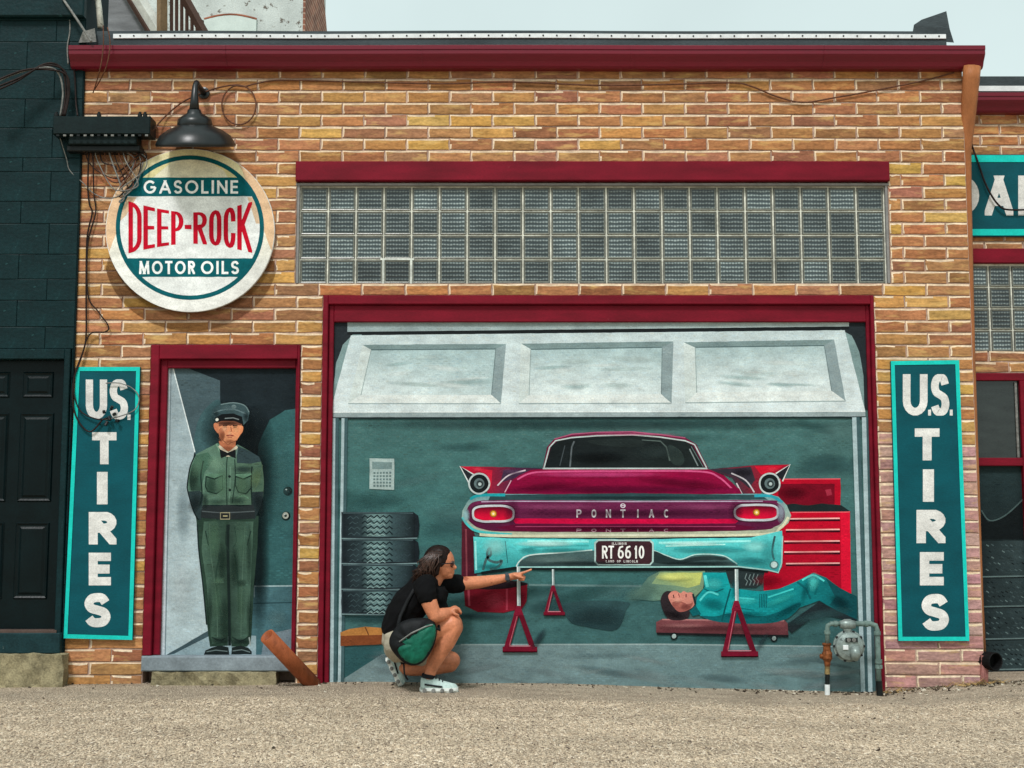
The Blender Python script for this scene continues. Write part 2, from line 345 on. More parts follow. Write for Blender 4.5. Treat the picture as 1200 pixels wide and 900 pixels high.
class Canvas:
    """a painting on the plane Y; every shape is laid a hair in front of the one before"""
    def __init__(s, Y, step=0.00016, brush=True): s.Y = Y; s.step = step; s.done = []; s.brush = brush
    def nexty(s, pts):
        x0 = min(p[0] for p in pts) - 1; x1 = max(p[0] for p in pts) + 1; y0 = min(p[1] for p in pts) - 1; y1 = max(p[1] for p in pts) + 1; k = 0
        for a0, a1, b0, b1, q in s.done:
            if q > k and a0 < x1 and x0 < a1 and b0 < y1 and y0 < b1: k = q
        s.done.append((x0, x1, y0, y1, k + 1)); return s.Y - (k + 1) * s.step
    def poly(s, mb, pts, col, sm=False, grad=None, y=None, brush=None):
        """grad: (pxA, pxB, colB) linear from col at A to colB at B; the outline wavers and brush marks lie on the fill"""
        if sm: pts = smooth_pts(pts)
        free = y is None
        if free:
            q = []
            for i in range(len(pts)):
                a, b = pts[i], pts[(i + 1) % len(pts)]; n = max(1, int(math.hypot(b[0] - a[0], b[1] - a[1]) / 7))
                q += [(a[0] + (b[0] - a[0]) * k / n, a[1] + (b[1] - a[1]) * k / n) for k in range(n)]
            pts = [(x + .45 * mnoise.noise(Vector((x * .11, z * .11, 1.3))), z + .45 * mnoise.noise(Vector((x * .11, z * .11, 8.1)))) for x, z in q]
        y = s.nexty(pts) if y is None else y
        ca = L4(col)
        if grad: (ax, ay), (bx, by), cb = grad; d2 = (bx - ax) ** 2 + (by - ay) ** 2; cb = L4(cb)
        def colour(a, b):
            if not grad: return ca
            t = max(0, min(1, ((a - ax) * (bx - ax) + (b - ay) * (by - ay)) / d2)); return tuple(ca[i] + (cb[i] - ca[i]) * t for i in range(4))
        vs = [P(a, b, y) for a, b in pts]; cs = [colour(a, b) for a, b in pts]; f = list(range(len(vs)))
        area = sum(pts[i][0] * pts[(i + 1) % len(pts)][1] - pts[(i + 1) % len(pts)][0] * pts[i][1] for i in range(len(pts))) / 2
        if area > 0: f.reverse()          # front faces the camera
        mb.add(vs, [f], cs)
        if free and s.brush and abs(area) > 90 and brush != 0:
            x0 = min(p[0] for p in pts); x1 = max(p[0] for p in pts); z0 = min(p[1] for p in pts); z1 = max(p[1] for p in pts); yb = y - s.step * .5
            L, H = (brush or (9.0 if abs(area) > 3000 else 6.0)), (2.6 if abs(area) > 3000 else 2.0); dr = R.uniform(-.12, .12); sd = R.uniform(0, 50); z = z0; row = 0
            while z < z1:
                x = x0 - (L / 2 if row % 2 else 0); row += 1
                while x < x1:
                    cx, cz = x + L * (.5 + R.uniform(-.08, .08)), z + H * .5; l, h = L * R.uniform(.22, .42), H * R.uniform(.18, .42)
                    if R.random() < .8 and inside(pts, cx - l, cz) and inside(pts, cx + l, cz) and inside(pts, cx, cz - h) and inside(pts, cx, cz + h):
                        c = colour(cx, cz); dv = 1 - .75 * min(1, c[1] * 1.4); k = 1 + dv * (.42 * mnoise.noise(Vector((cx * .035 + sd, cz * .09, sd))) + R.uniform(-.13, .13)); hs = R.uniform(-.05, .05); c = (min(c[0] * (k + hs), .95), min(c[1] * k, .95), min(c[2] * (k - hs), .95), 1)
                        t = dr + R.uniform(-.12, .12); n = len(mb.v)
                        mb.v += [P(cx - l, cz - l * t * .3, yb), P(cx - l * .3, cz + h, yb), P(cx + l * .5, cz + h * .8 + l * t * .3, yb), P(cx + l, cz + l * t * .3, yb), P(cx + l * .3, cz - h, yb), P(cx - l * .5, cz - h * .8, yb)]
                        mb.f.append([n, n + 1, n + 2, n + 3, n + 4, n + 5]); mb.c += [c] * 6
                    x += L
                z += H
    def line(s, mb, pts, wd, col, sm=False, y=None, closed=False):
        if sm: pts = smooth_pts(pts, closed)
        y = s.nexty(pts) if y is None else y
        n = len(pts); ws = wd if isinstance(wd, (list, tuple)) else None; a = []; b = []
        for i, (x, z) in enumerate(pts):
            if closed: q0, q1 = pts[(i - 1) % n], pts[(i + 1) % n]
            else: q0, q1 = pts[max(i - 1, 0)], pts[min(i + 1, n - 1)]
            dx, dz = q1[0] - q0[0], q1[1] - q0[1]; l = math.hypot(dx, dz) or 1
            if ws: t = i / (n - 1); h = (ws[0] + (ws[1] - ws[0]) * t) / 2
            else: h = wd / 2
            a.append((x - dz / l * h, z + dx / l * h)); b.append((x + dz / l * h, z - dx / l * h))
        vs = [P(*q, y) for q in a] + [P(*q, y) for q in b]
        fs = [(i, (i + 1) % n, n + (i + 1) % n, n + i) for i in range(n if closed else n - 1)]
        mb.add(vs, fs, L4(col))
    def ellipse(s, mb, cx, cy, rx, ry, col, n=28, y=None, grad=None):
        s.poly(mb, [(cx + rx * math.cos(2 * math.pi * k / n), cy + ry * math.sin(2 * math.pi * k / n)) for k in range(n)], col, y=y, grad=grad)
    def oval(s, mb, cx, cy, rx, ry, col, grad=None, e=.62, n=36):
        g = lambda v: math.copysign(abs(v) ** e, v)
        s.poly(mb, [(cx + rx * g(math.cos(2 * math.pi * k / n)), cy + ry * g(math.sin(2 * math.pi * k / n))) for k in range(n)], col, grad=grad, brush=0)
    def ring(s, mb, cx, cy, rx, ry, wd, col, n=32):
        s.line(mb, [(cx + rx * math.cos(2 * math.pi * k / n), cy + ry * math.sin(2 * math.pi * k / n)) for k in range(n)], wd, col, closed=True)
    def blob(s, mb, cx, cy, rx, ry, col, a=0.6, rot=0.0, n=20, core=0.25):
        """soft brushed patch (for the GLAZE material)"""
        rm = max(rx, ry); y = s.nexty([(cx - rm, cy - rm), (cx + rm, cy + rm)]); ca, sa = math.cos(rot), math.sin(rot); vs = []; cs = []
        for q, al in ((core, a), (0.62, a * 0.55), (1.0, 0.0)):
            for k in range(n):
                x, z = rx * q * math.cos(2 * math.pi * k / n), ry * q * math.sin(2 * math.pi * k / n)
                vs.append(P(cx + x * ca - z * sa, cy + x * sa + z * ca, y)); cs.append(L4(col, al))
        fs = [tuple(range(n - 1, -1, -1))]
        for r in (0, 1):
            for k in range(n): fs.append((r * n + k, r * n + (k + 1) % n, (r + 1) * n + (k + 1) % n, (r + 1) * n + k))
        mb.add(vs, [f[::-1] for f in fs], cs)
def fin(mb, name, parent, material=None):
    return mb.build(name, material or PAINT, parent, recalc=False)
def shift(c, d): return tuple(max(0, min(255, v + d)) for v in c)

# ------------------------------------------------------------------ hand lettering: centre lines in a unit box, v up
def arc(cx, cy, rx, ry, a0, a1, n=9):
    return [(cx + rx * math.cos(math.radians(a0 + (a1 - a0) * i / n)), cy + ry * math.sin(math.radians(a0 + (a1 - a0) * i / n))) for i in range(n + 1)]
S_ = smooth_pts([(0.97, 0.80), (0.78, 0.97), (0.5, 1.0), (0.16, 0.95), (0.0, 0.76), (0.14, 0.58), (0.5, 0.5), (0.87, 0.41), (1.0, 0.23), (0.84, 0.05), (0.5, 0.0), (0.2, 0.03), (0.0, 0.18)], False, 4)
GL = {
 'U': [[(0, 1)] + arc(.5, .32, .5, .32, 180, 360) + [(1, 1)]], 'S': [S_], 'T': [[(0, 1), (1, 1)], [(.5, 1), (.5, 0)]], 'I': [[(.5, 1), (.5, 0)]],
 'R': [[(0, 0), (0, 1)], [(0, 1), (.55, 1)] + arc(.55, .75, .45, .25, 90, -90) + [(0, .5)], [(.45, .5), (1, 0)]],
 'P': [[(0, 0), (0, 1)], [(0, 1), (.55, 1)] + arc(.55, .73, .45, .27, 90, -90) + [(0, .46)]],
 'E': [[(0, 0), (0, 1)], [(0, 1), (1, 1)], [(0, .5), (.9, .5)], [(0, 0), (1, 0)]], 'L': [[(0, 1), (0, 0)], [(0, 0), (1, 0)]],
 'F': [[(0, 0), (0, 1)], [(0, 1), (1, 1)], [(0, .5), (.9, .5)]],
 'G': [arc(.5, .5, .5, .5, 42, 360, 16), [(.55, .47), (1, .47)]], 'O': [arc(.5, .5, .5, .5, 90, 450, 24)], 'C': [arc(.5, .5, .5, .5, 48, 312, 16)],
 'A': [[(0, 0), (.5, 1)], [(.5, 1), (1, 0)], [(.22, .3), (.78, .3)]], 'N': [[(0, 0), (0, 1)], [(0, 1), (1, 0)], [(1, 0), (1, 1)]],
 'M': [[(0, 0), (.08, 1)], [(.08, 1), (.5, .05)], [(.5, .05), (.92, 1)], [(.92, 1), (1, 0)]],
 'D': [[(0, 0), (0, 1)], [(0, 1), (.35, 1)] + arc(.35, .5, .65, .5, 90, -90, 12) + [(0, 0)]], 'K': [[(0, 0), (0, 1)], [(0, .38), (1, 1)], [(.3, .55), (1, 0)]],
 '6': [arc(.5, .3, .5, .3, 0, 360, 16), [(0, .3), (.05, .62), (.3, .92), (.85, 1)]], '1': [[(.55, 0), (.55, 1)], [(.55, 1), (.2, .8)]],
 '0': [arc(.5, .5, .5, .5, 90, 450, 20)], '-': [[(0, .45), (1, .45)]], 'D2': [],
 'd': [[(0, 0), (0, 1)], [(0, 1), (.2, 1)] + arc(.2, .75, .8, .25, 90, 0, 6) + arc(.2, .25, .8, .25, 0, -90, 6) + [(0, 0)]],
 'o': [arc(.5, .72, .5, .28, 0, 180, 8) + arc(.5, .28, .5, .28, 180, 360, 8) + [(1, .72)]], 'c': [[(1, .66)] + arc(.5, .72, .5, .28, 0, 180, 8) + arc(.5, .28, .5, .28, 180, 360, 8) + [(1, .36)]],
 'r': [[(0, 0), (0, 1)], [(0, 1), (.35, 1)] + arc(.35, .76, .65, .24, 90, -90, 8) + [(0, .52)], [(.42, .52), (1, 0)]],
 'p': [[(0, 0), (0, 1)], [(0, 1), (.35, 1)] + arc(.35, .72, .65, .28, 90, -90, 8) + [(0, .44)]],
}
def clip(poly, x0, y0, x1, y1):
    for ax, lim, sgn in ((0, x0, 1), (0, x1, -1), (1, y0, 1), (1, y1, -1)):
        out = []
        for i in range(len(poly)):
            a, b = poly[i], poly[(i + 1) % len(poly)]; da, db = (a[ax] - lim) * sgn, (b[ax] - lim) * sgn
            if da >= 0: out.append(a)
            if da * db < 0:
                t = da / (da - db); out.append((a[0] + (b[0] - a[0]) * t, a[1] + (b[1] - a[1]) * t))
        poly = out
        if len(poly) < 3: return []
    return poly
def letter(cv, mb, ch, x0, y0, x1, y1, th, col, warp=None, tv=None):
    """y0 = top pixel row, y1 = bottom; th = stroke width in pixels"""
    tv = tv or th
    for stroke in GL[ch]:
        pts = [(x0 + th / 2 + u * (x1 - x0 - th), y1 - tv / 2 - v * (y1 - y0 - tv)) for u, v in stroke]
        if (pts[0][0] - pts[-1][0]) ** 2 + (pts[0][1] - pts[-1][1]) ** 2 > 1e-6 and ch not in 'SGCc':
            for e, q in ((0, 1), (-1, -2)):
                dx, dy = pts[e][0] - pts[q][0], pts[e][1] - pts[q][1]; l = math.hypot(dx, dy)
                ext = th / 2 if len(stroke) > 2 or ch in 'TELFI1-' or (dx == 0 or dy == 0) else th
                pts[e] = (pts[e][0] + dx / l * ext, pts[e][1] + dy / l * ext)
        closed = (pts[0][0] - pts[-1][0]) ** 2 + (pts[0][1] - pts[-1][1]) ** 2 < 1e-6
        if closed: pts = pts[:-1]
        n = len(pts); off = []
        for i in range(n):
            if closed: q0, q1 = pts[i - 1], pts[(i + 1) % n]
            else: q0, q1 = pts[max(i - 1, 0)], pts[min(i + 1, n - 1)]
            d0 = (pts[i][0] - q0[0], pts[i][1] - q0[1]); d1 = (q1[0] - pts[i][0], q1[1] - pts[i][1])
            def nm(d):
                l = math.hypot(*d); return (d[0] / l, d[1] / l) if l > 1e-9 else None
            d0, d1 = nm(d0), nm(d1)
            if d0 is None: d0 = d1
            if d1 is None: d1 = d0
            mx, my = -(d0[1] + d1[1]), d0[0] + d1[0]; l = math.hypot(mx, my) or 1; mx, my = mx / l, my / l
            c = max(0.5, mx * -d1[1] + my * d1[0]); w_ = th / 2 / c
            off.append(((pts[i][0] + mx * w_, pts[i][1] + my * w_), (pts[i][0] - mx * w_, pts[i][1] - my * w_)))
        y = cv.nexty([warp(x0, y0), warp(x1, y1), warp(x0, y1), warp(x1, y0)] if warp else [(x0, y0), (x1, y1)])
        for i in range(n if closed else n - 1):
            a, b = off[i], off[(i + 1) % n]
            q = clip([a[0], b[0], b[1], a[1]], x0, y0, x1, y1)
            if len(q) >= 3:
                if warp: q = [warp(*p_) for p_ in q]
                cv.poly(mb, q, col, y=y - i * 4e-6)

# ------------------------------------------------------------------ the garage building: wall, bricks, openings
GAR = empty('garage_building', (0, 0, 0), 'low garage building of painted tan brick with dark red gutter and trim', 'building')
XL, XR = P(83, 440).x, P(1141, 440).x
ZROW0 = P(600, 190).z                       # bottom of the seventh course = top of the window lintel
PITCHZ = 0.0858
ZT = ZROW0 + 8.05 * PITCHZ
def rect(px0, py0, px1, py1, Y=0.0):
    """averaged world rectangle x0,x1,z0,z1 of a traced pixel rectangle (edges at mid-height)"""
    my = (py0 + py1) / 2
    return P(px0, my, Y).x, P(px1, my, Y).x, P((px0 + px1) / 2, py1, Y).z, P((px0 + px1) / 2, py0, Y).z
WIN = list(rect(347, 190, 1042, 335)); WIN[3] = ZROW0; WIN[2] = ZROW0 - 10 * PITCHZ
GARO = list(rect(375.5, 349.5, 1030, 812)); GARO[3] = ZROW0 - 11 * PITCHZ; GARO[2] = -0.15
DOOR = list(rect(172, 407, 349, 800)); DOOR[3] = ZROW0 - 15 * PITCHZ; DOOR[2] = -0.15
OPEN = [WIN, GARO, DOOR]
cellx = sorted({XL, XR} | {o[0] for o in OPEN} | {o[1] for o in OPEN}); cellz = sorted({-0.15, ZT} | {o[2] for o in OPEN} | {o[3] for o in OPEN})
wb = MB()
for a, b in zip(cellx, cellx[1:]):
    for c, d in zip(cellz, cellz[1:]):
        mx, mz = (a + b) / 2, (c + d) / 2
        if not any(o[0] < mx < o[1] and o[2] < mz < o[3] for o in OPEN): wb.box(a, b, 0.007, 0.16, c, d)
wb.box(XL, XR, 0.165, 0.24, -0.15, ZT); wb.box(XL, XL + 0.2, 0.24, 6, -0.15, ZT); wb.box(XR - 0.2, XR, 0.24, 6, -0.15, ZT); wb.box(XL, XR, 6, 6.2, -0.15, ZT)
WALL = wb.build('wall', MORTAR, GAR)

TAN = [((168, 116, 75), 6), ((156, 106, 72), 5), ((146, 98, 68), 4), ((186, 140, 80), 3), ((174, 124, 80), 5), ((162, 112, 82), 3), ((196, 154, 86), 1)]
PINK = [((178, 136, 130), 5), ((168, 126, 121), 4), ((187, 145, 137), 3), ((174, 130, 118), 2)]
def pal(p):
    t = R.uniform(0, sum(w_ for _, w_ in p))
    for c, w_ in p:
        t -= w_
        if t <= 0: return tuple(max(0, min(255, v + R.uniform(-6, 6))) for v in c)
    return p[-1][0]
def brick_mesh(i, lx, lz, name='brick', dep=0.010, edged=True):
    """hand-edged brick: uneven outline, brushed cream top and left edges; centred, front at y=0"""
    rr = random.Random(100 + i); r0 = []; r1 = []; r2 = []; hx, hz = lx / 2, lz / 2; et = rr.uniform(.010, .015) if edged else .003; el = rr.uniform(.007, .012) if edged else .003
    base = [(-1, -1), (-.33, -1), (.33, -1), (1, -1), (1, 0), (1, 1), (.33, 1), (-.33, 1), (-1, 1), (-1, 0)]; j = .0035 if edged else .001
    for u, v in base:
        x = u * hx + rr.uniform(-j, j) * .8; z = v * hz + rr.uniform(-j, j)
        r0.append((x, dep, z)); r1.append((x, .002, z))
        r2.append((x + (el + rr.uniform(-.003, .003) if u < -.9 else -.003 if u > .9 else 0), rr.uniform(0, .001), z - (et + rr.uniform(-.004, .003)) if v > .5 else z + .003 if v < -.5 else z))
    n = len(base); me = bpy.data.meshes.new(name)
    fs = [(q * n + k, q * n + (k + 1) % n, (q + 1) * n + (k + 1) % n, (q + 1) * n + k) for q in (0, 1) for k in range(n)] + [tuple(range(2 * n, 3 * n))]
    me.from_pydata(r0 + r1 + r2, [], fs); me.materials.append(BRICK)
    if edged:
        me.materials.append(EDGE); faint = rr.random() < .18
        for k in (5, 6, 7, 8, 9):
            if not (faint and k in (5, 8)): me.polygons[n + k].material_index = 1
    return me
def lay_bricks(x0, x1, ztop, zbot, openings, length, pitch, joint, offs, covered=()):
    out = []; row = 0; z = ztop
    while z - pitch * 0.5 > zbot:
        zc = z - pitch / 2; segs = [(x0, x1)]
        for o in openings:
            if o[2] < zc < o[3]:
                ns = []
                for a, b in segs:
                    if o[0] > a: ns.append((a, min(b, o[0])))
                    if o[1] < b: ns.append((max(a, o[1]), b))
                segs = [q for q in ns if q[1] - q[0] > 0.03]
        st = offs + (length / 2 if row % 2 else 0); row += 1; zz0 = max(z - pitch, zbot)
        for a, b in segs:
            if b - a < 0.2: cuts = [a, b]
            else:
                k = math.ceil((a - st) / length); cuts = [a]
                while st + k * length < b: cuts.append(st + k * length); k += 1
                cuts.append(b)
                cuts = [c for q, c in enumerate(cuts) if q in (0, len(cuts) - 1) or (c - a > 0.07 and b - c > 0.07)]
            for p, q in zip(cuts, cuts[1:]):
                if not any(c[0] < p and q < c[1] and c[2] < z - pitch and z < c[3] for c in covered):
                    out.append([p + joint / 2, q - joint / 2, zz0 + joint / 2, z - joint / 2])
        z -= pitch
    return [b for b in out if b[1] - b[0] > 0.022 and b[3] - b[2] > 0.03]
SIGN_L = rect(84, 432, 158, 746); SIGN_R = rect(1050, 426, 1129, 748)
bricks = lay_bricks(XL, XR, ZROW0 + 8 * PITCHZ, -.02, OPEN, 0.300, PITCHZ, 0.010, P(326.5, 110).x, (SIGN_L, SIGN_R))
ZPINK = P(1100, 520).z
variants = [brick_mesh(i, 1.0, 1.0) for i in range(0)]
lens = {}
def brick_variant(lx, lz, i):
    key = (round(lx, 2), round(lz, 2), i % 5)
    if key not in lens: lens[key] = brick_mesh(len(lens), key[0], key[1])
    return lens[key]
def place_bricks(blist, parent, palette, Y=0.0, limit=300):
    blist = sorted(blist, key=lambda b: -(b[1] - b[0]) * (b[3] - b[2])); rest = MB()
    for i, b in enumerate(blist):
        lx, lz = b[1] - b[0], b[3] - b[2]; c = palette((b[0] + b[1]) / 2, (b[2] + b[3]) / 2)
        cx, cz = (b[0] + b[1]) / 2, (b[2] + b[3]) / 2
        me = brick_variant(lx, lz, i)
        rl, rz_ = lx / round(lx, 2), lz / round(lz, 2)
        tilt = R.uniform(-0.007, 0.007)
        if i < limit:
            o = bpy.data.objects.new('brick', me); link(o, parent); o.location = (cx, Y + R.uniform(-.002, .0015), cz)
            o.scale = (rl, 1, rz_); o.rotation_euler = (0, tilt, 0); o.color = L4(c)
        else:
            vs = [(v.co.x * rl + cx, v.co.y + Y, v.co.z * rz_ + cz) for v in me.vertices]
            rest.add(vs, [tuple(p.vertices) for p in me.polygons if p.material_index == 0], L4(c))
            for p in me.polygons:
                if p.material_index: rest.add([vs[q] for q in p.vertices], [tuple(range(len(p.vertices)))], L4((226, 204, 176)))
    if rest.v:
        o = rest.build('small_bricks', BRICK_S, parent); o['kind'] = 'stuff'
    return len(blist)
def garpal(x, z):
    if x > GARO[1] and z < ZPINK + R.uniform(-.1, .1): return pal(PINK)
    if z > ZROW0 + 6 * PITCHZ: return pal(TAN[:3])  # top courses kept to the browns, colouring in the shade under the gutter
    return pal(TAN)
print('BRICKS', place_bricks(bricks, WALL, garpal))

# red lintel, door frame, garage frame
def frame_box(parent, name, px0, py0, px1, py1, y0, y1, m=RED, b=0.006):
    a = rect(px0, py0, px1, py1, y0); mb = MB(); mb.bbox(a[0], a[1], y0, y1, a[2], a[3], b); return mb.build(name, m, parent)
lb = MB(); lb.bbox(WIN[0] - 0.005, WIN[1] + 0.005, -0.035, 0.15, P(700, 213).z, WIN[3] - 0.002, 0.006); lb.build('window_lintel', RED, GAR)
GF = MB()
gi = (P(388, 580).x, P(1021.5, 580).x, P(600, 377).z)                         # inner edges
GF_o = (GARO[0] + .001, GARO[1] - .001, GARO[3] - .001)
def frame_U(name, o, i, y0, y1, zb, m=RED):
    mb = MB()
    mb.bbox(o[0], i[0], y0, y1, zb, o[2], .005); mb.bbox(i[1], o[1], y0, y1, zb, o[2], .005); mb.bbox(i[0] - .0005, i[1] + .0005, y0, y1, i[2], o[2], .005)
    return mb.build(name, m, GAR)
mid = (GF_o[0] + (gi[0] - GF_o[0]) * .5, GF_o[1] - (GF_o[1] - gi[1]) * .5, P(600, 357).z)
frame_U('garage_door_frame', GF_o, mid, -0.022, 0.16, -0.05)
frame_U('garage_door_stop', (mid[0] + .0005, mid[1] - .0005, mid[2] - .0005), gi, 0.010, 0.158, -0.05)
di = (P(191, 590).x, P(343.5, 590).x, P(270, 431).z); do = (DOOR[0] + .001, DOOR[1] - .001, DOOR[3] - .001); ZSILL = P(260, 768).z
dm = (do[0] + (di[0] - do[0]) * .55, do[1] - (do[1] - di[1]) * .5, P(270, 421).z)
frame_U('door_frame', do, dm, -0.02, 0.16, ZSILL)
frame_U('door_stop', (dm[0] + .0005, dm[1] - .0005, dm[2] - .0005), di, 0.018, 0.158, ZSILL)
st = MB(); st.bbox(DOOR[0] + .004, DOOR[1] - .004, -0.05, 0.16, P(260, 787, -.05).z, ZSILL - .001, .008); st.build('door_sill', CONC_P, GAR)
def rough_block(x0, x1, y0, y1, z0, z1, seed, nx=14, nz=4, amp=.012):
    rr = random.Random(seed); mb = MB()
    bm = bmesh.new(); bmesh.ops.create_cube(bm, size=1.0)
    bmesh.ops.subdivide_edges(bm, edges=[e for e in bm.edges if abs(e.verts[0].co.x - e.verts[1].co.x) > .5], cuts=nx, use_grid_fill=True)
    bmesh.ops.subdivide_edges(bm, edges=[e for e in bm.edges if abs(e.verts[0].co.x - e.verts[1].co.x) < .01], cuts=2, use_grid_fill=True)
    bm.verts.index_update()
    vs = []
    for v in bm.verts:
        p = Vector((x0 + (v.co.x + .5) * (x1 - x0), y0 + (v.co.y + .5) * (y1 - y0), z0 + (v.co.z + .5) * (z1 - z0)))
        if v.co.y < .4: p += Vector((rr.uniform(-amp, amp), rr.uniform(-amp, amp), rr.uniform(-amp, amp) * .6))
        vs.append(p)
    mb.add(vs, [tuple(v.index for v in f.verts) for f in bm.faces]); bm.free(); return mb
rough_block(P(176, 795, -.09).x, P(322, 795, -.09).x, -.09, .1, -.06, P(260, 788, -.09).z - .002, 5).build('concrete_step', CONC, GAR)

# glass block window
GW = empty('glass_block_window', (0, 0, 0)); GW.parent = GAR
def glass_mat():
    m, t, b = new_mat('ribbed_glass')
    tcn = N(t, 'ShaderNodeTexCoord'); oi = N(t, 'ShaderNodeObjectInfo'); hs = []; rnd = N(t, 'ShaderNodeVectorMath', operation='ADD'); t.links.new(tcn.outputs['Object'], rnd.inputs[0]); rsc = N(t, 'ShaderNodeVectorMath', operation='SCALE'); rsc.inputs['Scale'].default_value = .4; t.links.new(oi.outputs['Location'], rsc.inputs[0]); t.links.new(rsc.outputs[0], rnd.inputs[1])
    for ax in ('X', 'Z'):
        wv = N(t, 'ShaderNodeTexWave', wave_type='BANDS', bands_direction=ax, Scale=11.0 if ax == 'Z' else 15.0, Distortion=1.1)
        wv.inputs['Detail'].default_value = 1.0; wv.inputs['Detail Scale'].default_value = 3.0
        t.links.new(rnd.outputs[0], wv.inputs['Vector']); hs.append(wv.outputs['Fac'])
    ad = N(t, 'ShaderNodeMath', operation='MULTIPLY_ADD'); ad.inputs[1].default_value = 0.32; t.links.new(hs[0], ad.inputs[0]); t.links.new(hs[1], ad.inputs[2])
    rp = N(t, 'ShaderNodeValToRGB'); e = rp.color_ramp.elements; e[0].position = .25; e[0].color = L4((50, 60, 62)); e[1].position = .92; e[1].color = L4((150, 162, 160))
    k = e.new(.62); k.color = L4((78, 88, 90)); dv = N(t, 'ShaderNodeMath', operation='MULTIPLY'); dv.inputs[1].default_value = .68
    t.links.new(ad.outputs[0], dv.inputs[0]); t.links.new(dv.outputs[0], rp.inputs['Fac'])
    geo = N(t, 'ShaderNodeNewGeometry')
    c, _ = mulnoise(t, rp.outputs['Color'], 4.0, 0.38, geo.outputs['Position'], 2.0)
    mr = N(t, 'ShaderNodeMapRange'); mr.inputs['To Min'].default_value = .62; mr.inputs['To Max'].default_value = 1.38; t.links.new(oi.outputs['Random'], mr.inputs['Value'])
    mx = N(t, 'ShaderNodeMix', data_type='RGBA', blend_type='MULTIPLY'); mx.inputs['Factor'].default_value = 1; t.links.new(c, mx.inputs[6]); t.links.new(mr.outputs['Result'], mx.inputs[7])
    t.links.new(mx.outputs[2], b.inputs['Base Color']); b.inputs['Roughness'].default_value = 0.16; b.inputs['IOR'].default_value = 1.5
    bump(t, b, ad.outputs[0], 0.3, 0.004); return m
GLASS = glass_mat(); GJOINT = mat('window_joint', (212, 212, 198), 0.8, 0.3, 12.0, bmp=.4)
GRIM = mat('glass_block_rim', (112, 114, 104), 0.25, 0.35, 5.0, bmp=.1, spec=.4)
z0g, z1g = WIN[2] + .002, P(700, 218).z
gx0, gx1 = P(351, 270).x, P(1038, 270).x; ncol, nrow = 21, 4
cw, ch_ = (gx1 - gx0) / ncol, (z1g - z0g) / nrow
gb = MB(); gb.box(gx0 - .03, gx1 + .03, 0.0305, 0.158, z0g - .004, z1g + .03); gb.build('mortar_grid', GJOINT, GW)
def block_mesh(w_, h_):
    me = bpy.data.meshes.new('glass_block'); A, B = w_ / 2 - .0062, h_ / 2 - .0058
    def rg(q, y_): return [(-A + q, y_, -B + q), (A - q, y_, -B + q), (A - q, y_, B - q), (-A + q, y_, B - q)]
    rings = [rg(0, .03), rg(0, .001), rg(.003, 0), rg(.007, .0015), rg(.0075, .003), rg(.011, .0032), rg(.0115, .0036)]
    vs = [v for q in rings for v in q]; fs = [(i * 4 + k, i * 4 + (k + 1) % 4, i * 4 + 4 + (k + 1) % 4, i * 4 + 4 + k) for i in range(6) for k in range(4)] + [(24, 25, 26, 27)]
    me.from_pydata(vs, [], fs)
    for m_ in (GLASS, GRIM, SCREW): me.materials.append(m_)
    for i, p in enumerate(me.polygons): p.material_index = 0 if i >= 24 else 2 if i // 4 in (0, 1, 3) else 1
    return me
GBM = block_mesh(cw, ch_)
for i in range(ncol):
    for j in range(nrow):
        o = bpy.data.objects.new('glass_block', GBM); link(o, GW); o.location = (gx0 + (i + .5) * cw, 0.024, z0g + (j + .5) * ch_)
        o.rotation_euler = (R.uniform(-.006, .006), 0, R.uniform(-.006, .006))
xr_ = gx0 + 3 * cw; rj = MB()      # one block re-set in fresh white mortar
for e_ in (0, 1): rj.box(xr_ + e_ * cw - .008, xr_ + e_ * cw + .008, .022, .0305, z0g, z0g + ch_ + .006)
rj.box(xr_ - .02, xr_ + cw + .02, .0215, .0300, z0g + ch_ - .006, z0g + ch_ + .007); rj.build('fresh_mortar', mat('fresh_mortar_grey', (196, 200, 192), .8, .25, 14), GW)
sb = MB(); sb.box(gx0 - .03, gx1 + .03, -0.004, 0.05, z1g + .004, z1g + .018); sb.box(gx1 + .004, gx1 + .02, 0.0, 0.05, z0g, z1g + .004); sb.box(gx0 - .02, gx0 - .004, 0.0, 0.05, z0g, z1g + .004)
sb.build('metal_edge', mat('window_edge_metal', (132, 130, 128), 0.5, .2, 8), GW)

# gutter, roof edge, downspout
def sweep_x(mb, prof, x0, x1, z, segs=1, wob=0.0, close=True):
    vs = []; n = len(prof)
    for i in range(segs + 1):
        x = x0 + (x1 - x0) * i / segs; dz = wob * mnoise.noise(Vector((x * .8, 1.7, 0)))
        vs += [(x, y, z + zz + dz) for y, zz in prof]
    fs = [(i * n + k, i * n + (k + 1) % n, (i + 1) * n + (k + 1) % n, (i + 1) * n + k) for i in range(segs) for k in range(n if close else n - 1)]
    fs += [tuple(range(n - 1, -1, -1)), tuple(range(segs * n, segs * n + n))]
    mb.add(vs, fs); return mb
GPROF = [(0.0, 0.0), (-.062, 0.0), (-.078, .012), (-.092, .04), (-.118, .072), (-.126, .084), (-.126, .112), (-.132, .114), (-.132, .142), (-.126, .146), (-.110, .146), (0.0, .146)]
gzb = P(600, 80.5, -.06).z
gm = sweep_x(MB(), GPROF, P(80, 65, -.13).x, P(1155, 65, -.13).x, gzb, 30, .004); gm.build('gutter', GUTTER, GAR)
for px in (262, 492, 742, 968):
    x_ = P(px, 65, -.13).x; sm = MB(); sweep_x(sm, [(y_ * 1.02 - .001, z_ - .0015) for y_, z_ in GPROF[1:-1]], x_ - .012, x_ + .012, gzb, 1); sm.build('gutter_seam', GUTTER, GAR)
zr0 = gzb + .168; rf = MB(); y_e = 0.0
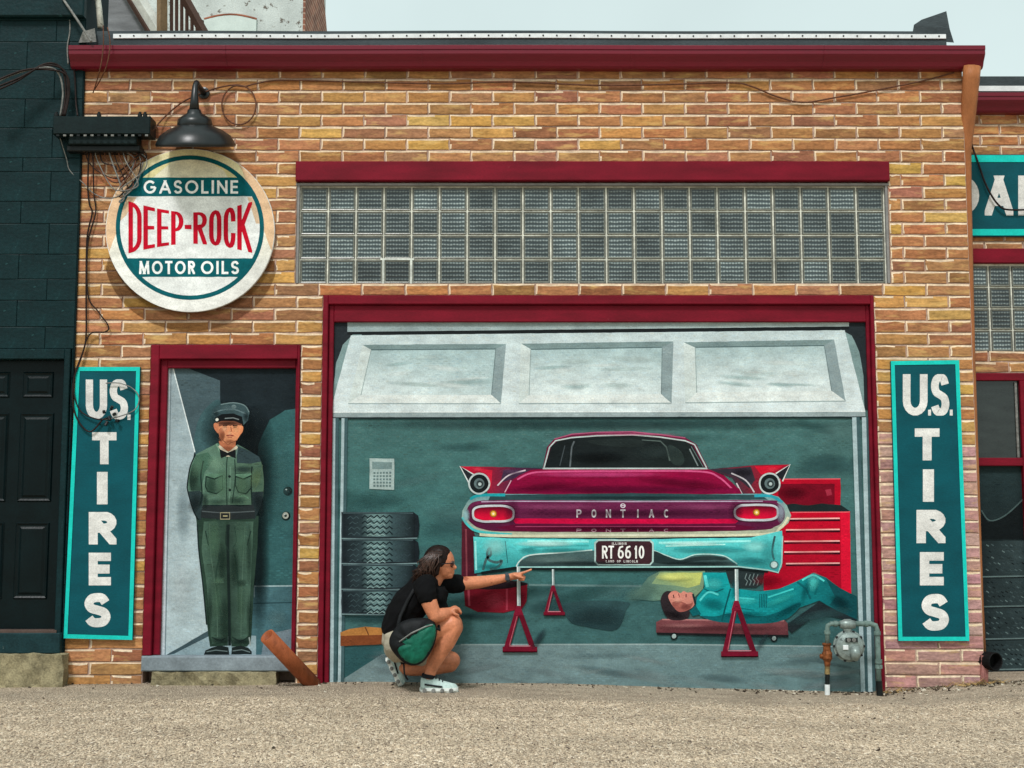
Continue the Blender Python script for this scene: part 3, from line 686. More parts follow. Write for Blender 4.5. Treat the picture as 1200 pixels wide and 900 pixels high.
sweep_x(rf, [(-.02, -.05), (-.015, .09), (-.01, .125), (.06, .13), (6.0, .05), (6.0, -.05), (.02, 0)], XL + .1, P(1108, 45).x, zr0, 40, .007)
RFO = rf.build('roof', MEMBRANE, GAR)
tb = MB(); x0t, x1t = P(134, 40).x, P(1107, 40).x; sweep_x(tb, [(-.021, .065), (-.026, .067), (-.026, .098), (-.0155, .10)], x0t, x1t, zr0, 40, .007); TB = tb.build('termination_bar', BAR, GAR)
k = x0t + .05; sc_me = None
while k < x1t:
    if sc_me is None:
        s_ = MB(); s_.lathe((0, 0, 0), (0, -1, 0), [(0, .006), (.004, .006), (.006, .003)], 8); so = s_.build('screw', SCREW, TB); sc_me = so.data
    else: so = bpy.data.objects.new('screw', sc_me); link(so, TB)
    so.location = (k, -.026, zr0 + .083 + .007 * mnoise.noise(Vector((k * .8, 1.7, 0)))); k += .096
fl = MB()   # curled membrane flap at the right end
fpts = [(1068, 46), (1071, 29), (1080, 23), (1109, 13), (1113, 34), (1118, 50)]
vs = [P(a, b, -.012 + (.012 if i in (2, 3) else 0)) for i, (a, b) in enumerate(fpts)] + [P(a, b, .12) for a, b in fpts]; n_ = len(fpts)
fl.add(vs, [tuple(range(n_)), tuple(range(2 * n_ - 1, n_ - 1, -1))] + [(i, (i + 1) % n_, n_ + (i + 1) % n_, n_ + i) for i in range(n_)]); fl.build('roof_flap', MEMBRANE, GAR)
ds = MB()
dpt = [P(1139, 78, -.075), P(1138, 92, -.07), P(1135, 130, .0), P(1131.5, 178, .06), P(1132.5, 230, .075), P(1137, 430, .075), P(1146, 700, .075), P(1150, 780, .075)]
ds.tube(dpt, [.062, .060, .054, .040, .036, .036, .036, .036], 10, flat=.75); ds.build('downspout', DOWNSP, GAR, smooth=True)
dr = MB(); c_ = P(1164, 775, -.03); dr.lathe(c_ + Vector((-.06, .12, 0)), (.45, -1, 0), [(0, .058), (.16, .062), (.165, .058), (.16, .052), (.10, .048)], 18); dr.build('drain_outlet', mat('black_rubber', (14, 14, 15), .7, .2), GAR, smooth=False)
rough_block(XR - .03, P(1157, 790).x, -.02, .3, -.08, P(1150, 768).z, 9, 6, 3, .008).build('corner_kerb', mat('pink_corner_paint', (160, 108, 102), .8, .25, 8.0, bmp=.6), GAR)

# ------------------------------------------------------------------ garage mural
YM = 0.040
mz = P(705, 812, YM).z
MUR = empty('garage_mural', P(705, 812, YM), 'mural of an open garage with a magenta car, painted on the closed-up garage doorway', 'mural')
cv = Canvas(YM)
pm = MB(); a = rect(380, 352, 1028, 812, YM); pm.box(GF_o[0] + .002, GF_o[1] - .002, YM + .001, .155, -.1, GF_o[2] - .002); fin(pm, 'backing_panel', MUR, mat('mural_ground', (70, 104, 103), .7, .2, 4))
m = MB()
cv.poly(m, [(380, 352), (1030, 352), (1034, 640), (376, 640)], (74, 106, 104), grad=((700, 480), (700, 640), (60, 104, 103)))
cv.poly(m, [(376, 640), (1034, 640), (1040, 815), (370, 815)], (60, 103, 102), grad=((700, 640), (700, 760), (54, 94, 96)))
cv.poly(m, [(376, 686), (1034, 686), (1036, 706), (376, 706)], (58, 96, 97)); cv.poly(m, [(376, 706), (1034, 706), (1036, 757), (372, 757)], (66, 104, 104), grad=((376, 706), (1034, 757), (56, 92, 93)))
cv.poly(m, [(372, 800), (400, 797), (447, 767), (537, 755.5), (777, 755), (1034, 758), (1040, 816), (370, 816)], (112, 132, 134), grad=((500, 757), (900, 812), (100, 126, 128)))
cv.line(m, [(540, 755.5), (777, 755), (1010, 758)], 1.6, (140, 158, 158)); cv.line(m, [(620, 685.5), (757, 687)], 2.4, (104, 132, 132))
cv.poly(m, [(388, 797), (396, 757), (447, 757), (447, 767), (400, 797)], (46, 84, 87))
fin(m, 'painted_wall_and_floor', MUR)
m = MB()
for i in range(46):
    x = R.uniform(410, 1000); y = R.uniform(495, 700)
    cv.blob(m, x, y, R.uniform(25, 80), R.uniform(5, 16), R.choice([(96, 132, 130), (48, 84, 84), (84, 122, 122), (56, 92, 94)]), R.uniform(.25, .5), R.uniform(-.3, .3))
for i in range(34):
    cv.blob(m, R.uniform(440, 1000), R.uniform(763, 808), R.uniform(20, 60), R.uniform(2, 7), R.choice([(136, 152, 152), (84, 106, 110), (124, 142, 144)]), R.uniform(.3, .6), R.uniform(-.25, .25))
cv.blob(m, 700, 497, 330, 9, (34, 54, 56), .55)
fin(m, 'brushed_patches', MUR, GLAZE)
# dark opening above and roll-up door
d_ = MB()
cv.poly(d_, [(384, 374), (1022, 368), (1022, 480), (384, 484)], (38, 44, 48))
cv.poly(d_, [(388, 480), (394, 425), (402, 404), (414, 391), (424, 389), (424, 484)], (122, 146, 146), sm=False)
cv.poly(d_, [(985, 386), (998, 393), (1007, 412), (1012, 440), (1013, 484), (985, 484)], (122, 146, 146))
cv.poly(d_, [(407, 377.5), (995, 371), (995, 382.5), (407, 389)], (140, 156, 158), grad=((407, 380), (995, 380), (166, 180, 180)))
cv.line(d_, [(407, 390.5), (995, 384.2)], 3.2, (26, 30, 32))
cv.poly(d_, [(411, 393), (990, 387), (1014, 482), (387, 483)], (190, 204, 206), grad=((411, 393), (411, 483), (208, 218, 219)))
fin(d_, 'roll_up_door', MUR)
def dpanel(otl, otr, obr, obl, itl, itr, ibr, ibl):
    m = MB()
    cv.poly(m, [otl, otr, itr, itl], (120, 140, 141)); cv.poly(m, [otr, obr, ibr, itr], (138, 154, 157)); cv.poly(m, [otl, itl, ibl, obl], (204, 214, 212)); cv.poly(m, [obl, ibl, ibr, obr], (216, 222, 220))
    cv.poly(m, [itl, itr, ibr, ibl], (164, 186, 188), grad=(itl, ibl, (214, 224, 224)))
    cv.line(m, [itl, itr], 1.2, (84, 104, 106)); cv.line(m, [itr, ibr], 1.0, (110, 128, 130)); cv.line(m, [itl, ibl], .9, (150, 166, 166)); cv.line(m, [obl, obr], 1.2, (150, 166, 168))
    o = fin(m, 'door_panel', MUR); g_ = MB()
    for i in range(9):
        cv.blob(g_, R.uniform(itl[0] + 22, itr[0] - 22), R.uniform(itl[1] + 8, ibl[1] - 6), R.uniform(16, 42), R.uniform(2, 5), R.choice([(226, 234, 232), (166, 190, 190), (196, 212, 210)]), .5, R.uniform(-.12, .12))
    fin(g_, 'brush_strokes', o, GLAZE)
dpanel((425, 404), (593, 403), (587, 473), (408, 473), (435, 410), (581, 409), (576, 462.7), (423, 463))
dpanel((610.5, 402.7), (789, 400), (787, 472.5), (608, 473), (622, 409.5), (776, 407), (775, 462), (620, 463))
dpanel((801, 401), (977.6, 398), (991, 470), (803, 472), (814.7, 407), (966, 405), (974.6, 458), (816.6, 460))
m = MB(); cv.poly(m, [(387, 483), (1014, 482), (1014, 488), (389, 489)], (146, 160, 162)); cv.line(m, [(387, 483), (1014, 482)], 1.2, (222, 228, 226)); cv.line(m, [(389, 490), (1014, 489)], 2.0, (30, 44, 46))
fin(m, 'door_bottom_rail', MUR)
for xs_ in (((391, 490), (388.5, 803), 4.2), ((402, 490), (397.5, 803), 3.4), ((1001, 489), (1011.5, 812), 5.0), ((1012.5, 489), (1020, 812), 5.0)):
    m = MB(); cv.line(m, [(xs_[0][0] + 3, xs_[0][1]), (xs_[1][0] + 3, xs_[1][1])], xs_[2] * 1.4, (66, 92, 96)); cv.line(m, xs_[:2], xs_[2], (164, 184, 188)); fin(m, 'door_track', MUR)
# calendar
m = MB(); cv.poly(m, [(433, 537), (462, 537.5), (462, 574), (433, 573)], (160, 178, 176)); cv.poly(m, [(436, 541), (459, 541.5), (459, 550), (436, 549.5)], (112, 134, 134))
for j in range(5):
    for i in range(6): cv.poly(m, [(437.5 + i * 3.7, 553 + j * 3.8), (439.8 + i * 3.7, 553 + j * 3.8), (439.8 + i * 3.7, 555.2 + j * 3.8), (437.5 + i * 3.7, 555.2 + j * 3.8)], (98, 118, 118))
fin(m, 'wall_calendar', MUR)
# tyre stack
bounds = [600, 631.5, 661, 691, 720]
def zigzag(cv, mb, x0, x1, y, amp, per, col, wd):
    pts = []; x = x0; s = 1
    while x <= x1: pts.append((x, y + s * amp + R.uniform(-.4, .4))); x += per; s = -s
    if len(pts) > 1: cv.line(mb, pts, wd, col)
for i in range(4):
    y0, y1 = bounds[i], bounds[i + 1]; m = MB()
    cv.poly(m, [(400, y0), (484, y0), (490, y0 + 4), (491.5, y0 + 15), (490, y1 - 3), (486, y1 - .4), (400, y1 - .4)], (38, 47, 52), grad=((440, y0), (491, y0), (26, 33, 38)))
    for xa_, xb_, ca_, cb_ in ((402, 424, (24, 31, 36), (44, 58, 62)), (424, 441, (44, 58, 62), (112, 142, 142)), (441, 460, (112, 142, 142), (60, 80, 84)), (460, 486, (60, 80, 84), (22, 28, 32))):
        cv.poly(m, [(xa_, y0 + 2.2), (xb_, y0 + 2.2), (xb_, y1 - 2.6), (xa_, y1 - 2.6)], ca_, grad=((xa_, y0), (xb_, y0), cb_), brush=4.0)
    cv.line(m, [(402, y0 + 1.2), (445, y0 + .8), (484, y0 + 1.4)], 1.2, (70, 88, 92))
    for j in range(4):
        yy = y0 + 5.5 + j * 6.3
        zigzag(cv, m, 424, 462, yy, 1.5, 3.6, (26, 38, 42), 1.7); zigzag(cv, m, 430, 455, yy + 2.4, 1.3, 3.6, (150, 178, 176), .7)
        zigzag(cv, m, 409 + R.uniform(-2, 2), 423, yy + 1, 1.3, 3.4, (62, 80, 84), .8); zigzag(cv, m, 463, 478 + R.uniform(-4, 6), yy + 1, 1.3, 3.6, (50, 64, 70), .9)
    cv.line(m, [(400, y1 - .3), (445, y1 + .4), (489, y1 - .8)], 1.5, (112, 134, 136))
    fin(m, 'painted_tyre', MUR)
m = MB(); cv.poly(m, [(399, 741), (410, 737), (428, 734.5), (450, 736), (448, 746), (399, 747)], (176, 118, 62)); cv.poly(m, [(399, 745), (448, 744), (448, 755), (399, 757)], (122, 66, 38)); cv.line(m, [(428, 735), (432, 744)], 1.2, (96, 54, 34)); fin(m, 'painted_cardboard_box', MUR)
# light cone and shadows below the car
m = MB(); cv.poly(m, [(663, 707), (733, 705), (733, 716), (722, 738), (690, 735), (668, 728)], (48, 76, 79), sm=True, grad=((690, 708), (690, 736), (38, 62, 66)))
cv.poly(m, [(740, 702), (760, 676), (774, 669), (826, 669), (824, 690), (812, 702), (765, 704)], (62, 98, 98), grad=((745, 700), (800, 676), (120, 146, 116))); cv.poly(m, [(764, 684), (773, 671), (823, 671), (820, 685), (806, 689), (790, 686)], (186, 192, 106), grad=((800, 671), (788, 688), (132, 156, 116)))
fin(m, 'painted_light_pool', MUR)
m = MB(); cv.poly(m, [(543, 684), (618, 684), (617, 705), (612, 713), (590, 718), (560, 717), (545, 710)], (98, 18, 32), grad=((543, 684), (590, 684), (128, 22, 40)))
cv.line(m, [(549, 690), (550, 710)], 2.6, (150, 60, 74)); cv.line(m, [(594, 690), (594, 715)], 2.4, (156, 52, 70)); cv.poly(m, [(543, 684), (580, 679), (619, 684), (590, 690), (560, 690)], (34, 22, 28), sm=True); fin(m, 'painted_oil_drum', MUR)
# tool chest
m = MB()
cv.poly(m, [(905, 562), (985, 561.5), (985, 592), (905, 592)], (176, 10, 38)); cv.poly(m, [(912, 567), (978, 567), (978, 592), (912, 592)], (112, 8, 30)); cv.line(m, [(905, 561.5), (985, 561.2)], 1.2, (220, 90, 100))
cv.poly(m, [(905, 593), (930, 590), (945, 592.5), (963, 590), (986, 592), (997, 600), (905, 600.5)], (26, 36, 38)); cv.poly(m, [(967, 574), (974, 573), (975, 580), (969, 581)], (150, 40, 60))
cv.poly(m, [(895, 600), (996, 599.5), (997.5, 696), (895, 694)], (186, 8, 38), grad=((900, 600), (900, 694), (160, 8, 36)))
cv.poly(m, [(985, 600), (996, 599.5), (997.5, 696), (986, 696)], (206, 16, 48)); cv.line(m, [(928, 600.3), (996, 600)], 1.0, (224, 96, 104))
fin(m, 'painted_tool_chest', MUR)
for xx, yy in ((925, 608), (921, 621), (919, 634.5), (919, 647), (921, 660.5)):
    m = MB(); cv.line(m, [(xx, yy + 1.9), (984.5, yy + 1.6)], 2.4, (52, 6, 20)); cv.line(m, [(xx, yy), (984, yy - .6)], 1.6, (236, 172, 168)); fin(m, 'painted_drawer', MUR)
# tyre under the car, mechanic, creeper
m = MB(); cv.poly(m, [(850, 664), (898, 664), (893, 684), (886, 689), (860, 688), (853, 680)], (38, 48, 50))
for k in range(4): cv.line(m, [(875 + k * 4.4, 672 + (k % 2)), (873 + k * 4.4, 678), (876 + k * 4.4, 681), (874 + k * 4.4, 686)], 1.0, (110, 126, 126))
fin(m, 'painted_tyre', MUR)
m = MB()
cv.poly(m, [(920, 733), (960, 705), (1004, 725), (1004, 729), (972, 722), (950, 726), (928, 742)], (32, 42, 46))
cv.poly(m, [(769, 741), (769, 729), (776, 725.5), (920, 727), (923, 730), (924, 744), (780, 744)], (124, 70, 74), grad=((800, 726), (800, 744), (86, 44, 50))); cv.line(m, [(776, 726), (919, 727.4)], 1.6, (168, 112, 112)); cv.line(m, [(770, 742.5), (924, 745.5)], 2.6, (24, 26, 28))
for xx, yy in ((789.7, 745.5), (907, 748)): cv.ellipse(m, xx, yy, 4.2, 4.2, (18, 24, 26), 14); cv.ellipse(m, xx, yy, 2.6, 2.6, (160, 176, 174), 12)
fin(m, 'painted_creeper_board', MUR)
m = MB()
cv.poly(m, [(815, 712), (817, 700), (826, 688), (823, 671), (851, 671), (856, 689), (890, 693), (913, 690), (934, 681), (953, 671), (968, 677), (984, 689), (1004, 699), (1004, 726), (984, 717), (960, 704), (937, 712), (920, 726), (892, 731), (843, 729), (821, 722)], (18, 146, 150), grad=((880, 690), (1004, 715), (14, 74, 80)))
cv.poly(m, [(967, 677), (984, 689), (1004, 699), (1004, 726), (984, 717), (972, 709), (979, 700)], (16, 72, 78)); cv.poly(m, [(822, 722), (840, 722), (862, 718), (892, 722), (915, 716), (936, 706), (937, 712), (920, 726), (892, 731), (843, 729)], (10, 92, 98), sm=True)
cv.line(m, [(856, 690), (850, 712), (846, 728)], 1.8, (8, 78, 84), sm=True); cv.line(m, [(934, 682), (944, 690), (950, 702)], 2.4, (10, 88, 94), sm=True); cv.line(m, [(955, 675), (958, 684), (955, 697)], 2.2, (10, 96, 100), sm=True)
cv.line(m, [(825, 690), (836, 694), (848, 690)], 1.4, (10, 98, 104), sm=True); cv.line(m, [(826, 674), (829, 688)], 3.5, (90, 210, 208)); cv.line(m, [(820, 704), (830, 694), (842, 697)], 2.2, (86, 204, 202), sm=True); cv.line(m, [(940, 680), (953, 674), (966, 681)], 2.2, (84, 206, 200), sm=True)
for k in range(5): cv.line(m, [(890.5 + k * 2, 696), (890 + k * 2, 712)], .9, (8, 84, 90))
cv.line(m, [(860, 700), (884, 702)], 1.6, (70, 196, 194)); cv.line(m, [(860, 712), (884, 715)], 1.4, (10, 110, 114)); cv.line(m, [(900, 700), (930, 690)], 2.0, (60, 190, 188))
o = fin(m, 'painted_mechanic', MUR); m = MB()
cv.poly(m, [(774.5, 708), (776, 697), (784, 692.5), (800, 700), (808, 714), (806, 724), (795, 727), (782, 724)], (44, 36, 40), sm=True)
cv.poly(m, [(783, 700), (786, 694), (792, 692.5), (797, 695), (801, 692.5), (805, 694.5), (811, 694.5), (813, 700), (814, 708), (808, 714), (797, 717), (790, 712)], (196, 126, 112), sm=True)
cv.poly(m, [(788, 706), (796, 704), (806, 708), (812, 706), (808, 714), (797, 717), (790, 712)], (150, 84, 76), sm=True)
cv.line(m, [(789, 697), (790, 701)], 1.2, (60, 34, 34)); cv.line(m, [(795, 695.5), (796.5, 700)], .9, (120, 60, 56)); cv.line(m, [(804, 696), (804, 700)], 1.1, (96, 40, 44)); cv.ellipse(m, 797.5, 709, 2.4, 3.0, (170, 100, 88), 12); cv.line(m, [(812, 696), (815, 708)], 2.4, (26, 46, 50)); cv.poly(m, [(808, 716), (815, 709), (822, 720), (812, 722)], (12, 88, 94))
fin(m, 'painted_head', o)
# car
CARP = MB(); m = CARP
cv.poly(m, [(541, 612), (548, 606), (562, 640), (558, 682), (548, 684), (541, 676)], (84, 28, 42), grad=((541, 640), (562, 640), (58, 22, 34))); cv.line(m, [(546, 620), (547, 676)], 2, (126, 60, 70))
cv.poly(m, [(636, 549), (641, 524), (649, 515), (670, 509), (700, 506.8), (741, 506), (772, 509), (803, 513), (816, 520.5), (830, 549)], (104, 26, 58)); cv.line(m, [(650, 514.5), (670, 508.8), (700, 506.6), (741, 506), (772, 509), (803, 513)], 1.3, (168, 80, 112))
CAR = fin(m, 'painted_car', MUR)
m = MB(); cv.poly(m, [(638.5, 548), (646, 523), (653, 517), (672, 513.5), (700, 511.5), (741, 510.5), (772, 513), (803, 517.5), (812, 522), (826, 548)], (24, 30, 32), grad=((640, 520), (826, 548), (30, 38, 38)))
cv.line(m, [(637.5, 548), (644, 524), (651, 516.5), (670, 512.8), (700, 510.6), (741, 509.6), (772, 512), (803, 516.5), (814, 521), (828, 548)], 1.5, (184, 198, 196)); cv.line(m, [(668, 547), (670, 524), (673, 517)], 1.8, (92, 100, 104)); cv.line(m, [(656, 546), (662, 522)], 1.2, (64, 72, 76))
cv.line(m, [(752, 515.5), (774, 517), (781, 524), (785, 540)], [1.0, 2.0], (84, 98, 94)); cv.line(m, [(808, 526), (818, 546)], 1.4, (120, 132, 132)); cv.line(m, [(810, 523), (824, 547)], .9, (96, 110, 110))
cv.poly(m, [(784, 522), (797, 528), (802, 540), (796, 546), (786, 540)], (44, 56, 54), sm=True); cv.poly(m, [(690, 516), (740, 514), (756, 520), (744, 524), (704, 522)], (34, 42, 42), sm=True); fin(m, 'rear_window', CAR)
m = MB()   # fins
cv.poly(m, [(539, 546.5), (600, 547.5), (637, 549), (612, 558), (592, 580), (572, 580), (566, 562)], (176, 18, 46), grad=((552, 548), (604, 552), (66, 36, 62)))
cv.poly(m, [(539, 546.5), (556, 556), (549, 566)], (34, 36, 42)); cv.line(m, [(555, 556), (539, 546.3), (549.5, 566)], 1.5, (206, 212, 212)); cv.poly(m, [(556, 549), (577, 551), (575, 572), (570, 556)], (204, 30, 58)); cv.poly(m, [(590, 551), (624, 551), (606, 559), (586, 566)], (62, 44, 68))
fin(m, 'tail_fin', CAR); m = MB()
cv.poly(m, [(926, 544.5), (884, 545), (830, 550), (858, 560), (873, 581), (890, 581), (902, 562)], (164, 16, 44), grad=((905, 552), (862, 556), (58, 44, 56)))
cv.poly(m, [(926, 544.5), (909, 555), (917, 564)], (32, 34, 40)); cv.line(m, [(909, 555), (926, 544.3), (917, 564)], 1.5, (214, 218, 216)); cv.poly(m, [(884, 546.5), (918, 546), (905, 553), (892, 556)], (208, 20, 48)); cv.poly(m, [(838, 551), (880, 547), (885, 562), (878, 572), (862, 558)], (48, 44, 54))
cv.line(m, [(857, 554.5), (874, 563), (884, 577)], 1.6, (196, 190, 196), sm=True); fin(m, 'tail_fin', CAR)
m = MB(); cv.poly(m, [(588, 580), (597, 566), (608, 557), (622, 551), (637, 549.5), (740, 549), (829, 549.5), (848, 557), (862, 569), (871, 580)], (146, 8, 60), grad=((700, 549), (700, 580), (112, 6, 46)))
cv.line(m, [(606, 562), (624, 554), (660, 552.5), (740, 552), (820, 552.5), (842, 559), (858, 573)], 2.0, (206, 84, 132), sm=True); cv.line(m, [(583, 569), (596, 557), (616, 551)], 1.6, (206, 190, 200), sm=True); cv.line(m, [(591.5, 577), (599, 563)], 1.2, (208, 160, 180)); cv.line(m, [(863, 566), (870, 580)], 1.5, (210, 190, 196))
cv.line(m, [(636, 549), (829, 549)], 1.8, (176, 190, 190)); cv.poly(m, [(600, 572), (866, 572), (870, 580), (594, 580)], (118, 8, 54)); fin(m, 'trunk_lid', CAR)
m = MB()   # bumper surround
cv.poly(m, [(548, 588), (554, 581), (566, 578.5), (740, 580), (898, 578.5), (912, 582), (922, 592), (927, 604), (924, 613), (914, 621), (890, 628), (740, 630), (600, 630), (566, 627), (550, 619), (541, 607), (542, 598)], (104, 150, 156), grad=((740, 580), (740, 630), (176, 176, 150)))
cv.poly(m, [(575, 580), (740, 578), (892, 580), (900, 585.5), (740, 586), (572, 586)], (44, 72, 76)); cv.line(m, [(551, 585), (562, 580.5), (592, 580)], 3.4, (34, 158, 168), sm=True); cv.line(m, [(884, 581), (904, 581.5), (917, 589)], 3.4, (40, 150, 166), sm=True)
cv.line(m, [(542, 606), (549, 616), (562, 623), (600, 626.5)], 3.0, (70, 180, 180), sm=True); cv.line(m, [(562, 626.5), (600, 628), (740, 628.5), (890, 626.5), (914, 619), (924, 606)], 3.2, (206, 204, 176), sm=True); cv.line(m, [(575, 630.5), (740, 631), (892, 629)], 1.6, (30, 40, 42))
fin(m, 'bumper_surround', CAR)
m = MB(); tp = [(550, 592), (562, 587), (600, 586), (740, 586.5), (895, 586), (911, 589), (919, 598), (918, 610), (908, 617), (884, 621.5), (740, 623.5), (600, 623), (566, 620), (552, 613), (546, 603)]
cv.poly(m, tp, (104, 34, 72), sm=True, grad=((740, 586), (740, 604), (86, 24, 58)))
cv.poly(m, [(600, 607.5), (740, 608), (868, 608), (862, 613.5), (740, 614), (604, 613.5)], (196, 8, 62)); cv.poly(m, [(604, 614.5), (862, 614.5), (886, 618), (870, 621.5), (740, 623), (604, 622.5), (580, 618)], (92, 10, 46))
cv.line(m, [(564, 588), (600, 587.4), (740, 587.8), (894, 587.4)], 1.2, (176, 156, 180)); cv.line(m, [(604, 617), (862, 617)], 1.0, (156, 60, 96)); fin(m, 'tail_panel', CAR)
for cx, cy, rx, ry in ((578, 602, 25, 10.5), (886.5, 600.5, 26.5, 10.3)):
    m = MB(); cv.oval(m, cx, cy, rx + 1.5, ry + 1.5, (70, 30, 50)); cv.oval(m, cx, cy, rx, ry, (190, 194, 200)); cv.oval(m, cx, cy, rx - 2.4, ry - 2.6, (104, 8, 34), grad=((cx, cy - 2), (cx, cy + 2), (212, 12, 54)))
    cv.ellipse(m, cx, cy, 4.2, 4.2, (150, 92, 30), 16); cv.ellipse(m, cx, cy, 3.0, 3.0, (224, 170, 64), 14); cv.ellipse(m, cx, cy, 1.4, 1.4, (250, 236, 190), 10); fin(m, 'tail_light', CAR)
for cx, cy in ((561.5, 566.7), (902, 566.7)):
    m = MB(); cv.ellipse(m, cx, cy, 12.8, 12.8, (186, 196, 196)); cv.ellipse(m, cx, cy, 10.8, 10.8, (22, 28, 30)); cv.ellipse(m, cx, cy, 6.2, 6.2, (92, 108, 110), 18); cv.ellipse(m, cx + .6, cy + .2, 4.0, 4.0, (48, 58, 60), 16); cv.ellipse(m, cx + .8, cy + .4, 2.0, 2.0, (176, 190, 190), 12); fin(m, 'round_lamp', CAR)
m = MB()
for ch, cx in zip('PONTIAC', (678.5, 696, 713, 730, 747.5, 763.5, 781)):
    hw = 1.0 if ch == 'I' else 3.0
    letter(cv, m, ch, cx - hw, 597, cx + hw, 606.5, 1.7, (214, 206, 212)); letter(cv, m, ch, cx - hw, 619.5, cx + hw, 623.5, 1.0, (170, 130, 146))
cv.ring(m, 730, 592.6, 2.6, 2.2, 1.1, (206, 196, 206), 14); cv.line(m, [(728, 592.6), (732, 592.6)], .8, (206, 196, 206)); fin(m, 'lettering', CAR)
m = MB()   # lower bumper
cv.poly(m, [(555, 629), (600, 631), (740, 632), (880, 630), (916.5, 622), (917.5, 640), (916, 664), (912, 671), (898, 668), (866, 665), (740, 665), (606, 664), (564, 670.5), (556, 672)], (92, 204, 204), grad=((700, 632), (700, 664), (52, 150, 152)))
cv.poly(m, [(607, 664), (610, 657), (621, 651), (660, 648), (693, 645), (765, 645), (780, 651), (797, 656), (814, 650.5), (834, 650), (850, 652.5), (864, 662), (868, 666)], (72, 96, 96), grad=((740, 648), (740, 664), (48, 66, 68)))
cv.line(m, [(605, 664), (609, 657.5), (621, 650.5), (660, 647.5), (694, 644.5)], 1.4, (206, 222, 218), sm=True); cv.line(m, [(765, 644.5), (780, 650.5), (797, 655.5), (814, 650), (834, 649.5), (850, 652), (864, 661)], 1.2, (176, 208, 204), sm=True)
cv.poly(m, [(766, 646), (782, 652), (797, 657), (814, 652.5), (840, 652), (852, 656), (838, 656), (812, 658), (795, 661), (766, 659)], (36, 50, 52), sm=True)
cv.line(m, [(564, 671.5), (604, 665.5), (640, 666.5), (740, 667.5), (866, 666.5), (900, 669.5)], 3.2, (20, 28, 30)); cv.line(m, [(592, 634), (595, 660)], 1.0, (40, 110, 114)); cv.line(m, [(606, 664.5), (740, 664.5), (866, 664), (900, 668), (912, 671), (916, 660), (917, 628)], 1.6, (150, 196, 192))
cv.line(m, [(566, 668), (570, 655), (575, 650), (574, 642), (571, 648), (573, 656), (582, 659), (588, 657), (584, 664), (574, 667)], 3.0, (66, 96, 98), sm=True); cv.line(m, [(557, 634), (558, 668)], 2.2, (150, 226, 222)); cv.line(m, [(908, 628), (905, 645), (907, 656)], 2.4, (54, 84, 88), sm=True); cv.ellipse(m, 907, 662, 5.4, 5.4, (70, 112, 114), 16); cv.ellipse(m, 907, 661.6, 3.8, 3.8, (186, 206, 204), 14)
cv.line(m, [(618, 634), (690, 634.5)], 2.6, (148, 230, 226)); cv.line(m, [(772, 636), (880, 634)], 2.4, (150, 226, 222)); cv.line(m, [(612, 644), (640, 640), (690, 639)], 2.0, (66, 170, 172), sm=True); cv.line(m, [(790, 643), (840, 641), (890, 646)], 3.0, (60, 166, 168), sm=True); cv.line(m, [(780, 640), (850, 638)], 1.4, (176, 236, 230))
fin(m, 'bumper', CAR)
m = MB()   # plate
def rrect(x0, y0, x1, y1, r): return [(x0 + r, y0), (x1 - r, y0), (x1, y0 + r), (x1, y1 - r), (x1 - r, y1), (x0 + r, y1), (x0, y1 - r), (x0, y0 + r)]
cv.poly(m, rrect(696.5, 632, 766, 662.5, 4), (168, 196, 192)); cv.poly(m, rrect(698.5, 634, 764, 661, 3), (58, 34, 40))
for ch, a, b in (('R', 705.5, 712), ('T', 713, 719.5), ('6', 724, 731), ('6', 732.5, 739.5), ('1', 743, 747.5), ('0', 748.5, 755)): letter(cv, m, ch, a, 639.5, b, 654.5, 2.0, (232, 230, 226))
for s_, x, y in (('ILLINOIS', 717, 635.6), ('LAND OF LINCOLN', 710, 656.4)):
    for ch in s_:
        if ch != ' ': letter(cv, m, ch, x, y, x + (.9 if ch == 'I' else 1.9), y + 2.9, .6, (206, 200, 198))
        x += 1.7 if ch == 'I' else 2.6
fin(m, 'licence_plate', CAR)
def shade(parent, items):
    m = MB()
    for cx, cy, rx, ry, col, a, rot in items: cv.blob(m, cx, cy, rx, ry, col, a, rot)
    return fin(m, 'soft_shading', parent, GLAZE)
